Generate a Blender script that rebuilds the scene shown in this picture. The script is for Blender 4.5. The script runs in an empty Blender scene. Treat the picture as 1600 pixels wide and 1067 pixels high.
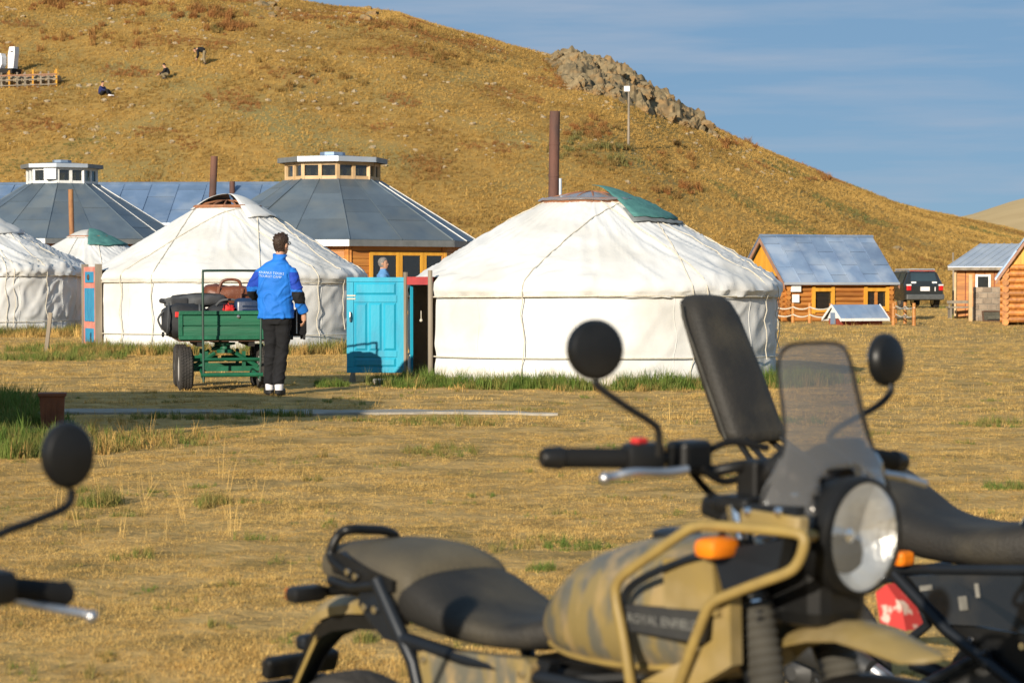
import bpy, bmesh, math, random
import numpy as np
from mathutils import Vector, Matrix, noise
from mathutils.bvhtree import BVHTree
R = math.radians
S = bpy.context.scene
COL = S.collection
random.seed(7)
# ------------------------------------------------------------------ camera, sky, sun, exposure
F = 3556.0                       # focal length in pixels of the 1600 px wide photograph (80 mm)
PIT = math.atan(93.5 / F)        # camera pitched down, horizon at y = 440
CZ = 1.28
cam = bpy.data.cameras.new('camera'); camo = bpy.data.objects.new('camera', cam); COL.objects.link(camo)
cam.sensor_width = 36.0; cam.lens = 36.0 * F / 1600.0
cam.clip_start = 0.1; cam.clip_end = 6000
camo.location = (0, 0, CZ); camo.rotation_euler = (math.pi / 2 - PIT, 0, 0)
cam.dof.use_dof = True; cam.dof.focus_distance = 27.0; cam.dof.aperture_fstop = 7.0
S.camera = camo
SUN_AZ, SUN_EL = R(24.5), R(17.5)    # azimuth: left of straight behind the camera
world = bpy.data.worlds.new('World'); S.world = world; world.use_nodes = True
wn = world.node_tree; wn.nodes.clear()
def wnode(t, **k):
    n = wn.nodes.new(t)
    for a, b in k.items(): setattr(n, a, b)
    return n
sky = wnode('ShaderNodeTexSky', sky_type='NISHITA', sun_disc=False)
sky.sun_elevation = SUN_EL; sky.sun_rotation = math.pi + SUN_AZ
sky.altitude = 1400; sky.air_density = 0.75; sky.dust_density = 0.0; sky.ozone_density = 3.0
tc = wnode('ShaderNodeTexCoord'); mp = wnode('ShaderNodeMapping'); mp.inputs['Scale'].default_value = (6, 6, 70)
mp.inputs['Rotation'].default_value = (0, R(1.2), 0)
nz = wnode('ShaderNodeTexNoise'); nz.inputs['Scale'].default_value = 1.0; nz.inputs['Detail'].default_value = 6; nz.inputs['Roughness'].default_value = .55
cr = wnode('ShaderNodeValToRGB'); cr.color_ramp.elements[0].position = .42; cr.color_ramp.elements[1].position = .68
cr.color_ramp.elements[1].color = (.60, .60, .60, 1)
mx = wnode('ShaderNodeMix', data_type='RGBA'); mx.inputs['B'].default_value = (5.6, 6.6, 8.2, 1)
bg = wnode('ShaderNodeBackground'); bg.inputs['Strength'].default_value = 0.053
wo = wnode('ShaderNodeOutputWorld')
wn.links.new(tc.outputs['Generated'], mp.inputs['Vector']); wn.links.new(mp.outputs[0], nz.inputs['Vector'])
wn.links.new(nz.outputs['Fac'], cr.inputs['Fac']); wn.links.new(cr.outputs['Color'], mx.inputs['Factor'])
veil = wnode('ShaderNodeMix', data_type='RGBA'); veil.inputs['Factor'].default_value = .78; veil.inputs['B'].default_value = (2.9, 5.1, 7.7, 1)   # thin even high haze
wn.links.new(sky.outputs[0], veil.inputs['A']); wn.links.new(veil.outputs['Result'], mx.inputs['A']); wn.links.new(mx.outputs['Result'], bg.inputs['Color']); wn.links.new(bg.outputs[0], wo.inputs[0])
sl = bpy.data.lights.new('sun', 'SUN'); sl.energy = 5.0; sl.angle = R(.5); sl.color = (1.0, .89, .73)
so = bpy.data.objects.new('sun', sl); COL.objects.link(so)
sdir = Vector((-math.sin(SUN_AZ) * math.cos(SUN_EL), -math.cos(SUN_AZ) * math.cos(SUN_EL), math.sin(SUN_EL)))  # towards the sun
so.rotation_euler = sdir.to_track_quat('Z', 'Y').to_euler(); so.location = (-20, -40, 30)
S.view_settings.view_transform = 'Standard'; S.view_settings.look = 'None'
S.view_settings.gamma = 1; S.view_settings.use_curve_mapping = False; S.view_settings.exposure = 0.42
S.cycles.max_bounces = 6; S.cycles.transparent_max_bounces = 12

# ------------------------------------------------------------------ pixels to positions
def ray(x, y):
    cx = (x - 800) / F; cz = -(y - 533.5) / F
    dy = math.cos(PIT) + cz * math.sin(PIT)
    return Vector((cx / dy, 1.0, (-math.sin(PIT) + cz * math.cos(PIT)) / dy))
def P(x, y, D): return Vector((0, 0, CZ)) + ray(x, y) * D
def GP(x, y, z=0.0):
    d = ray(x, y); return Vector((0, 0, CZ)) + d * ((z - CZ) / d.z)
def sm(t): t = max(0., min(1., t)); return t * t * (3 - 2 * t)
def lerp(a, b, t): return a + (b - a) * t
def interp(tab, x):
    if x <= tab[0][0]: return tab[0][1]
    for (x0, y0), (x1, y1) in zip(tab, tab[1:]):
        if x <= x1: return y0 + (y1 - y0) * (x - x0) / (x1 - x0)
    return tab[-1][1]

# ------------------------------------------------------------------ materials
MATS = {}
def pm(name, c, c2=None, scale=6, rough=.7, bump=0., bscale=30, metal=0., stretch=(1, 1, 1), lo=.35, hi=.65, detail=6, coat=0., spec=.4, c3=None, s3=1.5, amt3=.5, vary=0., hem=None):
    """procedural material: two noise-mixed colours, a third broad one, noise bump"""
    m = bpy.data.materials.new(name); m.use_nodes = True; t = m.node_tree; N = t.nodes; L = t.links
    b = N['Principled BSDF']; b.inputs['Roughness'].default_value = rough; b.inputs['Metallic'].default_value = metal
    b.inputs['Specular IOR Level'].default_value = spec; b.inputs['Coat Weight'].default_value = coat
    tc = N.new('ShaderNodeTexCoord'); mp = N.new('ShaderNodeMapping'); mp.inputs['Scale'].default_value = stretch
    L.new(tc.outputs['Object'], mp.inputs['Vector'])
    if c2 is None: c2 = tuple(v * .8 for v in c)
    nz = N.new('ShaderNodeTexNoise'); nz.inputs['Scale'].default_value = scale; nz.inputs['Detail'].default_value = detail
    L.new(mp.outputs[0], nz.inputs['Vector'])
    r = N.new('ShaderNodeValToRGB'); r.color_ramp.elements[0].position = lo; r.color_ramp.elements[1].position = hi
    r.color_ramp.elements[0].color = (*c, 1); r.color_ramp.elements[1].color = (*c2, 1)
    L.new(nz.outputs['Fac'], r.inputs['Fac']); out = r.outputs['Color']
    if c3:
        n3 = N.new('ShaderNodeTexNoise'); n3.inputs['Scale'].default_value = s3; n3.inputs['Detail'].default_value = 5
        L.new(mp.outputs[0], n3.inputs['Vector'])
        r3 = N.new('ShaderNodeValToRGB'); r3.color_ramp.elements[0].position = .48; r3.color_ramp.elements[1].position = .66
        r3.color_ramp.elements[1].color = (amt3, amt3, amt3, 1)
        L.new(n3.outputs['Fac'], r3.inputs['Fac'])
        x = N.new('ShaderNodeMix'); x.data_type = 'RGBA'; x.inputs['B'].default_value = (*c3, 1)
        L.new(r3.outputs['Color'], x.inputs['Factor']); L.new(out, x.inputs['A']); out = x.outputs['Result']
    if vary:            # each piece a little lighter or darker
        oi = N.new('ShaderNodeObjectInfo'); mr = N.new('ShaderNodeMapRange'); mr.inputs['To Min'].default_value = 1 - vary; mr.inputs['To Max'].default_value = 1 + vary
        hs = N.new('ShaderNodeHueSaturation'); L.new(oi.outputs['Random'], mr.inputs['Value']); L.new(mr.outputs[0], hs.inputs['Value']); L.new(out, hs.inputs['Color']); out = hs.outputs['Color']
    if hem:             # splashed dirt along the foot of the cloth
        sx = N.new('ShaderNodeSeparateXYZ'); L.new(tc.outputs['Object'], sx.inputs[0]); nh = N.new('ShaderNodeTexNoise'); nh.inputs['Scale'].default_value = 7; L.new(tc.outputs['Object'], nh.inputs['Vector'])
        ma = N.new('ShaderNodeMath'); ma.operation = 'MULTIPLY_ADD'; ma.inputs[1].default_value = .35; L.new(nh.outputs['Fac'], ma.inputs[0]); L.new(sx.outputs['Z'], ma.inputs[2])
        mr = N.new('ShaderNodeMapRange'); mr.inputs['From Min'].default_value = .16; mr.inputs['From Max'].default_value = .42; mr.inputs['To Min'].default_value = .75; mr.inputs['To Max'].default_value = 0.; L.new(ma.outputs[0], mr.inputs['Value'])
        x = N.new('ShaderNodeMix'); x.data_type = 'RGBA'; x.inputs['B'].default_value = (*hem, 1); L.new(mr.outputs[0], x.inputs['Factor']); L.new(out, x.inputs['A']); out = x.outputs['Result']
    L.new(out, b.inputs['Base Color'])
    if bump:
        n2 = N.new('ShaderNodeTexNoise'); n2.inputs['Scale'].default_value = bscale; n2.inputs['Detail'].default_value = 5
        L.new(mp.outputs[0], n2.inputs['Vector'])
        bp = N.new('ShaderNodeBump'); bp.inputs['Strength'].default_value = bump; bp.inputs['Distance'].default_value = .02
        L.new(n2.outputs['Fac'], bp.inputs['Height']); L.new(bp.outputs[0], b.inputs['Normal'])
    MATS[name] = m; return m
def grassmat(name, ramp, trans=.25):
    """blade colour from the per-tuft attribute 'tint' (0 straw ... 1 green)"""
    m = bpy.data.materials.new(name); m.use_nodes = True; t = m.node_tree; N = t.nodes; L = t.links
    b = N['Principled BSDF']; b.inputs['Roughness'].default_value = .75; b.inputs['Specular IOR Level'].default_value = .15
    at = N.new('ShaderNodeAttribute'); at.attribute_type = 'INSTANCER'; at.attribute_name = 'tint'
    r = N.new('ShaderNodeValToRGB')
    while len(r.color_ramp.elements) < len(ramp): r.color_ramp.elements.new(.5)
    for e, (p, c) in zip(r.color_ramp.elements, ramp): e.position = p; e.color = (*c, 1)
    L.new(at.outputs['Fac'], r.inputs['Fac']); L.new(r.outputs['Color'], b.inputs['Base Color'])
    tr = N.new('ShaderNodeBsdfTranslucent'); L.new(r.outputs['Color'], tr.inputs['Color'])
    ms = N.new('ShaderNodeMixShader'); ms.inputs[0].default_value = trans
    L.new(b.outputs[0], ms.inputs[1]); L.new(tr.outputs[0], ms.inputs[2]); L.new(ms.outputs[0], N['Material Output'].inputs[0])
    MATS[name] = m; return m

# ------------------------------------------------------------------ mesh building
class MB:
    def __init__(s): s.v = []; s.f = []; s.m = []; s.M = Matrix(); s.mi = 0
    def add(s, vs, fs):
        o = len(s.v); s.v += [tuple(s.M @ Vector(v)) for v in vs]
        for f in fs: s.f.append(tuple(i + o for i in f)); s.m.append(s.mi)
        return s
    def box(s, c, d, rz=0., rx=0., ry=0., bev=0.):
        x, y, z = d[0] / 2, d[1] / 2, d[2] / 2
        T = Matrix.Translation(c) @ Matrix.Rotation(rz, 4, 'Z') @ Matrix.Rotation(ry, 4, 'Y') @ Matrix.Rotation(rx, 4, 'X')
        if bev <= 0:
            vs = [(i * x, j * y, k * z) for i in (-1, 1) for j in (-1, 1) for k in (-1, 1)]
            fs = [(0, 1, 3, 2), (4, 6, 7, 5), (0, 4, 5, 1), (2, 3, 7, 6), (0, 2, 6, 4), (1, 5, 7, 3)]
            return s.add([T @ Vector(v) for v in vs], fs)
        bm = bmesh.new(); bmesh.ops.create_cube(bm, size=1)
        for v in bm.verts: v.co = Vector((v.co.x * d[0], v.co.y * d[1], v.co.z * d[2]))
        bmesh.ops.bevel(bm, geom=bm.edges[:], offset=min(bev, .45 * min(d)), segments=2, affect='EDGES', profile=.5)
        bm.verts.index_update(); vs = [T @ v.co for v in bm.verts]; fs = [tuple(v.index for v in f.verts) for f in bm.faces]; bm.free()
        return s.add(vs, fs)
    def tube(s, pts, r, n=8, cap=True, rs=None):
        pts = [Vector(p) for p in pts]; k = len(pts); vs = []; fs = []
        up = None
        for i, p in enumerate(pts):
            d = (pts[min(i + 1, k - 1)] - pts[max(i - 1, 0)])
            d = d.normalized() if d.length > 1e-9 else Vector((0, 0, 1))
            if up is None: up = d.orthogonal().normalized()
            up = (up - d * up.dot(d)); up = up.normalized() if up.length > 1e-6 else d.orthogonal().normalized()
            b = d.cross(up); rr = rs[i] if rs else r
            for j in range(n):
                t = 2 * math.pi * j / n; vs.append(p + (up * math.cos(t) + b * math.sin(t)) * rr)
        for i in range(k - 1):
            for j in range(n): fs.append((i * n + j, i * n + (j + 1) % n, (i + 1) * n + (j + 1) % n, (i + 1) * n + j))
        if cap: fs.append(tuple(reversed(range(n)))); fs.append(tuple((k - 1) * n + j for j in range(n)))
        return s.add(vs, fs)
    def lathe(s, prof, n=24, M=None, cap=True):
        """profile of (radius, height) turned about local Z"""
        M = M or Matrix(); vs = []; fs = []
        for r, z in prof:
            for j in range(n):
                t = 2 * math.pi * j / n; vs.append(M @ Vector((r * math.cos(t), r * math.sin(t), z)))
        for i in range(len(prof) - 1):
            for j in range(n): fs.append((i * n + j, i * n + (j + 1) % n, (i + 1) * n + (j + 1) % n, (i + 1) * n + j))
        if cap: fs.append(tuple(reversed(range(n)))); fs.append(tuple((len(prof) - 1) * n + j for j in range(n)))
        return s.add(vs, fs)
    def loft(s, rings, closed=True, cap=True):
        n = len(rings[0]); vs = [p for r in rings for p in r]; fs = []
        for i in range(len(rings) - 1):
            for j in range(n if closed else n - 1): fs.append((i * n + j, i * n + (j + 1) % n, (i + 1) * n + (j + 1) % n, (i + 1) * n + j))
        if cap and closed: fs.append(tuple(reversed(range(n)))); fs.append(tuple((len(rings) - 1) * n + j for j in range(n)))
        return s.add(vs, fs)
    def prism(s, poly, off):
        n = len(poly); poly = [Vector(p) for p in poly]; off = Vector(off)
        fs = [tuple(range(n)), tuple(reversed(range(n, 2 * n)))] + [(j, j + n, (j + 1) % n + n, (j + 1) % n) for j in range(n)]
        return s.add(poly + [p + off for p in poly], fs)
    def ball(s, c, r, n=10, sc=(1, 1, 1)):
        pr = [(max(1e-4, math.sin(math.pi * i / n)) * r, -math.cos(math.pi * i / n) * r) for i in range(n + 1)]
        return s.lathe(pr, 2 * n - 4, Matrix.Translation(c) @ Matrix.Diagonal((*sc, 1)))
    def build(s, name, mat, parent=None, smooth=False, angle=None, recalc=True):
        me = bpy.data.meshes.new(name); me.from_pydata(s.v, [], s.f)
        mats = mat if isinstance(mat, (list, tuple)) else [mat]
        for q in mats: me.materials.append(MATS[q] if isinstance(q, str) else q)
        if len(mats) > 1: me.polygons.foreach_set('material_index', s.m)
        if recalc:
            bm = bmesh.new(); bm.from_mesh(me); bmesh.ops.recalc_face_normals(bm, faces=bm.faces[:]); bm.to_mesh(me); bm.free()
        if smooth:
            me.polygons.foreach_set('use_smooth', [True] * len(me.polygons))
            me.set_sharp_from_angle(angle=R(angle or 40))
        o = bpy.data.objects.new(name, me); COL.objects.link(o)
        if parent: o.parent = parent
        return o
def link(name, me, parent=None, M=None):
    o = bpy.data.objects.new(name, me); COL.objects.link(o)
    if parent: o.parent = parent
    if M is not None: o.matrix_local = M
    return o
def tag(o, label=None, cat=None, group=None, kind=None):
    if label: o['label'] = label
    if cat: o['category'] = cat
    if group: o['group'] = group
    if kind: o['kind'] = kind
    return o
def empty(name, loc=(0, 0, 0), rz=0., label=None, cat=None, group=None):
    o = bpy.data.objects.new(name, None); COL.objects.link(o); o.location = loc; o.rotation_euler = (0, 0, rz); o.empty_display_size = .2
    return tag(o, label, cat, group)
def copy_tree(o, parent=None):
    c = o.copy(); COL.objects.link(c); c.parent = parent
    for ch in [x for x in bpy.data.objects if x.parent == o]: copy_tree(ch, c)
    return c
def smoothpath(pts, k=6):
    """Catmull-Rom through the points"""
    pts = [Vector(p) for p in pts]; out = []
    for i in range(len(pts) - 1):
        p0 = pts[max(i - 1, 0)]; p1 = pts[i]; p2 = pts[i + 1]; p3 = pts[min(i + 2, len(pts) - 1)]
        for j in range(k):
            t = j / k
            out.append(.5 * ((2 * p1) + (p2 - p0) * t + (2 * p0 - 5 * p1 + 4 * p2 - p3) * t * t + (3 * p1 - p0 - 3 * p2 + p3) * t ** 3))
    out.append(pts[-1]); return out
def melt(mb, name, mats, parent, voxel=.012, smooth_it=6, pick=None, fold=0.):
    """overlapping closed shapes fused into one continuous skin (voxel remesh)"""
    tmp = mb.build('tmp', mats[0]); md = tmp.modifiers.new('r', 'REMESH'); md.mode = 'VOXEL'; md.voxel_size = voxel
    if smooth_it:
        sd = tmp.modifiers.new('s', 'SMOOTH'); sd.factor = .5; sd.iterations = smooth_it
    dg = bpy.context.evaluated_depsgraph_get(); me = bpy.data.meshes.new_from_object(tmp.evaluated_get(dg))
    bpy.data.objects.remove(tmp); me.materials.clear(); me.name = name
    for q in mats: me.materials.append(MATS[q])
    me.polygons.foreach_set('use_smooth', [True] * len(me.polygons))
    if fold:            # creases in worn cloth
        for v in me.vertices:
            c = v.co; w = 1 - 5 * abs(noise.noise(Vector((c.x * 5 + c.z * 3, c.y * 5, c.z * 8 - c.x * 6)))); v.co = c + v.normal * fold * (max(0, w) + .8 * noise.noise(Vector((c.x * 9, c.y * 9, c.z * 14))))
    if pick: me.polygons.foreach_set('material_index', [pick(p.center) for p in me.polygons])
    return link(name, me, parent)
def text_mesh(body, size, M, name, mat, parent, drape=None, font_extrude=.0):
    cu = bpy.data.curves.new('t', 'FONT'); cu.body = body; cu.size = size; cu.align_x = 'CENTER'; cu.align_y = 'CENTER'; cu.extrude = font_extrude
    cu.resolution_u = 2
    to = bpy.data.objects.new('t', cu); COL.objects.link(to)
    dg = bpy.context.evaluated_depsgraph_get(); dg.update(); me = bpy.data.meshes.new_from_object(to.evaluated_get(dg))
    bpy.data.objects.remove(to)
    me.transform(M)
    if drape:
        bv, dirn, off = drape
        for v in me.vertices:
            h = bv.ray_cast(v.co - dirn * .5, dirn)
            if h[0] is not None: v.co = h[0] - dirn * off
    me.materials.clear(); me.materials.append(MATS[mat]); me.name = name
    return link(name, me, parent)
# ================================================================== terrain
def gz(x, y):
    dip = -.10 * (1 - sm((y - 5.2) / 3.6))
    k = sm((y - 6) / 2) * (1 - sm((y - 30) / 12))
    return dip + .012 * noise.noise(Vector((x * .5, y * .5, 1.3))) * sm((y - 7) / 3) + (k * (.013 * noise.noise(Vector((x * 2.2, y * 2.2, 5.))) + .009 * noise.noise(Vector((x * 6., y * 6., 8.)))) if k > 0 else 0)
# silhouette of the near hill (pixel column -> pixels above the horizon) and depth of its foot
EL = [(-2600, 330), (-1500, 420), (-600, 468), (0, 462), (300, 452), (455, 441), (520, 428), (625, 418), (700, 392), (800, 362), (850, 350), (905, 340), (960, 325),
      (1010, 298), (1050, 270), (1095, 246), (1120, 236), (1200, 199), (1300, 157), (1400, 121), (1500, 95), (1600, 73), (1750, 40), (1950, 5), (2200, -20), (3200, -40)]
DF = [(-600, 104), (700, 104), (1150, 108), (1500, 122), (2400, 130)]
DR = [(-600, 205), (900, 185), (1300, 190), (2400, 200)]
def gprof(t):
    if t <= 0: return 0.
    if t <= 1: return math.sin(t * math.pi / 2) ** 1.25
    return max(0., 1 - .45 * (t - 1) ** 2)
ZR = {}
def zridge(u):
    k = round(u / 5.) * 5
    if k not in ZR:
        e = interp(EL, k); d0, d1 = interp(DF, k), interp(DR, k)
        ZR[k] = min((CZ + e * D / F) / gprof((D - d0) / (d1 - d0)) for D in [d0 + (d1 - d0) * q for q in (.5, .6, .7, .75, .8, .85, .9, .95, 1.0, 1.05)])
    return ZR[k]
def hz(x, y):
    u = 800 + F * x / y
    d0, d1 = interp(DF, u), interp(DR, u); t = (y - d0) / (d1 - d0)
    u0 = math.floor(u / 5) * 5; zr = lerp(zridge(u0), zridge(u0 + 5), (u - u0) / 5)
    n = noise.noise(Vector((x * .09, y * .09, 4.))) * .55 + noise.noise(Vector((x * .3, y * .3, 9.))) * .16
    return zr * gprof(t) + n * sm(t * 3) * .8 - .4 * (1 - sm(t * 8 + .5))
def HP(px, py):
    """where the pixel's ray meets the hillside"""
    d = ray(px, py); D = 100.
    while D < 260:
        p = Vector((0, 0, CZ)) + d * D
        if p.z < hz(p.x, p.y): break
        D += .25
    return p
def grid_mesh(name, xs, ys, zf, mat, polar=False):
    vs = []; nx = len(xs)
    for y in ys:
        for x in xs:
            X = (x - 800) / F * y if polar else x
            vs.append((X, y, zf(X, y)))
    fs = [(j * nx + i, j * nx + i + 1, (j + 1) * nx + i + 1, (j + 1) * nx + i) for j in range(len(ys) - 1) for i in range(nx - 1)]
    me = bpy.data.meshes.new(name); me.from_pydata(vs, [], fs); me.materials.append(MATS[mat])
    me.polygons.foreach_set('use_smooth', [True] * len(fs))
    return tag(link(name, me), kind='structure')
pm('soil_straw', (.53, .35, .135), (.37, .24, .09), scale=3.2, rough=.95, bump=.9, bscale=14, spec=.05, c3=(.22, .155, .055), s3=1.9, amt3=.8)
pm('hill_earth', (.37, .23, .068), (.255, .16, .05), scale=1.6, rough=.95, bump=1., bscale=5, spec=.05, c3=(.22, .185, .075), s3=.12, amt3=.85)
pm('far_earth', (.54, .40, .21), (.48, .35, .18), scale=.05, rough=1, spec=.02, c3=(.42, .32, .17), s3=.01)  # base colour lifted, distance haze is put into it
gx = sorted(set([round(-5 + .07 * i, 3) for i in range(144)] + [-9, -8, -7, -6.4, -5.8, -5.4, 5.4, 5.8, 6.4, 7, 8, 9] + [s * v for s in (-1, 1) for v in (11, 14, 18, 24, 32, 45, 70, 110, 180, 300, 500, 800, 1300, 2000)]))
gy = [-2000, -1000, -400, -150, -60, -30, -15, -8, -4, -2, -1] + [round(.4 * i, 2) for i in range(17)] + [round(6.8 + .06 * i, 3) for i in range(220)] + [round(20 + .2 * i, 2) for i in range(65)] + [34, 37, 41, 46, 52, 60, 70, 82, 96, 110, 130, 160, 220, 320, 500, 900, 1500, 2600]
grid_mesh('ground', gx, gy, gz, 'soil_straw')
hx = [-2600 + 60 * i for i in range(34)] + [-560 + 24 * i for i in range(24)] + list(range(16, 1700, 12)) + [1700 + 50 * i for i in range(31)]
hy = [98 + 1.2 * i for i in range(95)] + [214 + 6 * i for i in range(30)] + [400, 440, 500]
grid_mesh('hillside', hx, hy, hz, 'hill_earth', polar=True)
def fz(x, y):
    u = 800 + F * x / y; e = interp([(-2000, 20), (1200, 30), (1480, 94), (1520, 102), (1560, 116), (1600, 126), (1700, 150), (1900, 190), (2300, 150), (3500, 60)], u)
    t = (y - 420) / 480; return max(0, (CZ + e * 900 / F)) * (math.sin(min(t, 1) * math.pi / 2) if t > 0 else 0) * (1 if t < 1 else max(0, 1 - (t - 1) ** 2)) - 1 + 2.5 * noise.noise(Vector((x * .012, y * .012, 2)))
grid_mesh('far_hill', [-400 + 60 * i for i in range(70)], [415 + 25 * i for i in range(45)], fz, 'far_earth', polar=True)
# concrete footpath and the slab before the blue door
pm('concrete', (.36, .33, .28), (.28, .26, .22), scale=5, rough=.95, bump=.4, bscale=60, spec=.1)
mb = MB(); L_, R_ = [], []
for i in range(41):
    x = -4.6 + i * .126; c = 22.1 + .10 * math.sin(i * .23) + (.0 if i < 30 else -.03 * (i - 30)); w = .28 * (1 if i < 28 else max(.08, 1 - (i - 28) / 13)) * (1 + .15 * noise.noise(Vector((i * .4, 0, 0))))
    L_.append((x, c - w, gz(x, c - w))); R_.append((x, c + w, gz(x, c + w)))
rings = [[(a[0], a[1], -.06), (a[0], a[1], a[2] + .022), (b[0], b[1], b[2] + .022), (b[0], b[1], -.06)] for a, b in zip(L_, R_)]
tag(mb.loft(rings).build('footpath', 'concrete'), kind='structure')

# ================================================================== grass
PROT = bpy.data.collections.new('grass_prototypes')       # not linked to the scene: instanced only
grassmat('grass_blades', [(0., (.70, .475, .16)), (.22, (.57, .365, .115)), (.42, (.38, .245, .08)), (.58, (.26, .21, .065)), (.8, (.16, .21, .045)), (1., (.10, .175, .03))])
grassmat('hill_blades', [(0., (.59, .375, .11)), (.3, (.45, .28, .08)), (.5, (.28, .185, .055)), (.7, (.34, .15, .05)), (.85, (.22, .205, .07)), (1., (.14, .155, .05))], .15)
def tuft(name, n, h, spread, lean, w, mat, rng, flat=0.):
    vs, fs = [], []
    for i in range(n):
        a = rng.uniform(0, 6.283); r = spread * math.sqrt(rng.random()); b = Vector((r * math.cos(a), r * math.sin(a), -.01))
        hh = h * rng.uniform(.45, 1.15); ln = lean * rng.uniform(.3, 1.3); d = rng.uniform(0, 6.283)
        dv = Vector((math.cos(d), math.sin(d), 0)); sv = Vector((-math.sin(d), math.cos(d), 0)) * w * rng.uniform(.6, 1.3)
        if rng.random() < flat: hh *= .25; ln *= 2.2
        m = b + dv * ln * hh * .4 + Vector((0, 0, hh * .62)); t = b + dv * ln * hh * 1.1 + Vector((0, 0, hh * (.95 if ln < 1 else .7)))
        o = len(vs); vs += [b - sv, b + sv, m + sv * .7, m - sv * .7, t]; fs += [(o, o + 1, o + 2, o + 3), (o + 3, o + 2, o + 4)]
    me = bpy.data.meshes.new(name); me.from_pydata(vs, [], fs); me.materials.append(MATS[mat])
    return bpy.data.objects.new(name, me)
def protos(cname, specs, mat):
    c = bpy.data.collections.new(cname); rng = random.Random(hash(len(cname)) + 5)
    for i, sp in enumerate(specs): c.objects.link(tuft('%s_%02d' % (cname, i), *sp, mat, rng) if len(sp) == 5 else tuft('%s_%02d' % (cname, i), *sp[:5], mat, rng, sp[5]))
    return c
def scatter(name, coll, pts, scl, tint, idx, label, cat, seed=1, tilt=.1):
    n = len(pts); rg = np.random.default_rng(seed); me = bpy.data.meshes.new(name); me.vertices.add(n)
    me.vertices.foreach_set('co', np.asarray(pts, np.float32).ravel())
    rot = np.column_stack([rg.normal(0, tilt, n), rg.normal(0, tilt, n), rg.uniform(0, 6.283, n)]).astype(np.float32)
    me.attributes.new('rot', 'FLOAT_VECTOR', 'POINT').data.foreach_set('vector', rot.ravel())
    s3 = np.asarray(scl, np.float32); s3 = np.repeat(s3[:, None], 3, 1) if s3.ndim == 1 else s3
    me.attributes.new('scl', 'FLOAT_VECTOR', 'POINT').data.foreach_set('vector', np.ascontiguousarray(s3).ravel())
    me.attributes.new('tint', 'FLOAT', 'POINT').data.foreach_set('value', np.asarray(tint, np.float32))
    me.attributes.new('pick', 'INT', 'POINT').data.foreach_set('value', np.asarray(idx, np.int32))
    o = link(name, me); tag(o, label, cat, kind='stuff')
    ng = bpy.data.node_groups.new(name, 'GeometryNodeTree')
    ng.interface.new_socket('Geometry', in_out='INPUT', socket_type='NodeSocketGeometry'); ng.interface.new_socket('Geometry', in_out='OUTPUT', socket_type='NodeSocketGeometry')
    N, L = ng.nodes, ng.links; gi = N.new('NodeGroupInput'); go = N.new('NodeGroupOutput')
    ip = N.new('GeometryNodeInstanceOnPoints'); ci = N.new('GeometryNodeCollectionInfo'); ci.inputs['Collection'].default_value = coll
    ci.inputs['Separate Children'].default_value = True; ci.inputs['Reset Children'].default_value = True
    ip.inputs['Pick Instance'].default_value = True
    for nm, ty, so_ in (('rot', 'FLOAT_VECTOR', 'Rotation'), ('scl', 'FLOAT_VECTOR', 'Scale'), ('pick', 'INT', 'Instance Index')):
        a = N.new('GeometryNodeInputNamedAttribute'); a.data_type = ty; a.inputs['Name'].default_value = nm
        L.new(a.outputs['Attribute'], ip.inputs[so_])
    L.new(gi.outputs[0], ip.inputs['Points']); L.new(ci.outputs[0], ip.inputs['Instance']); L.new(ip.outputs[0], go.inputs[0])
    md = o.modifiers.new('scatter', 'NODES'); md.node_group = ng
    return o
rg = np.random.default_rng(11)
def frustum_pts(n, d0, d1, power=1., pad=140):
    """n ground points in the wedge the photograph shows; density ~ 1/D^power"""
    u = rg.random(n); a = 2 - power
    D = (d0 ** a + u * (d1 ** a - d0 ** a)) ** (1 / a) if abs(a) > 1e-6 else d0 * (d1 / d0) ** u
    px = rg.uniform(-pad, 1600 + pad, n)
    return (px - 800) / F * D, D
def vnoise(x, y, s, z): return np.array([noise.noise(Vector((a * s, b * s, z))) for a, b in zip(x, y)])
GERS = [(1.04, 29.7, 2.38), (-5.36, 43.0, 2.57), (-13.3, 56.0, 2.75), (-12.25, 66., 2.4)]   # centre and radius of each ger
def blocked(x, y):
    b = np.zeros(len(x), bool)
    for cx, cy, r in GERS: b |= (x - cx) ** 2 + (y - cy) ** 2 < (r + .02) ** 2
    b |= (np.abs(y - 22.1) < .42) & (x > -4.6) & (x < .2)
    b |= (np.abs(x + 4.7 / 2 - .55) < .55) & (np.abs(y - 28.5) < .28)
    return b
specs = [(34, .034, .09, 1.1, .0022, .45), (38, .026, .11, 1.6, .0022, .6), (26, .050, .07, .8, .002, .25), (32, .030, .12, 1.5, .0024, .6),
         (42, .020, .14, 2.2, .0024, .8), (6, .17, .03, .5, .0016, .1), (28, .040, .09, 1.2, .0024, .4), (38, .024, .13, 2.0, .0026, .75)]
DRY = protos('dry_tuft', specs, 'grass_blades')
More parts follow.
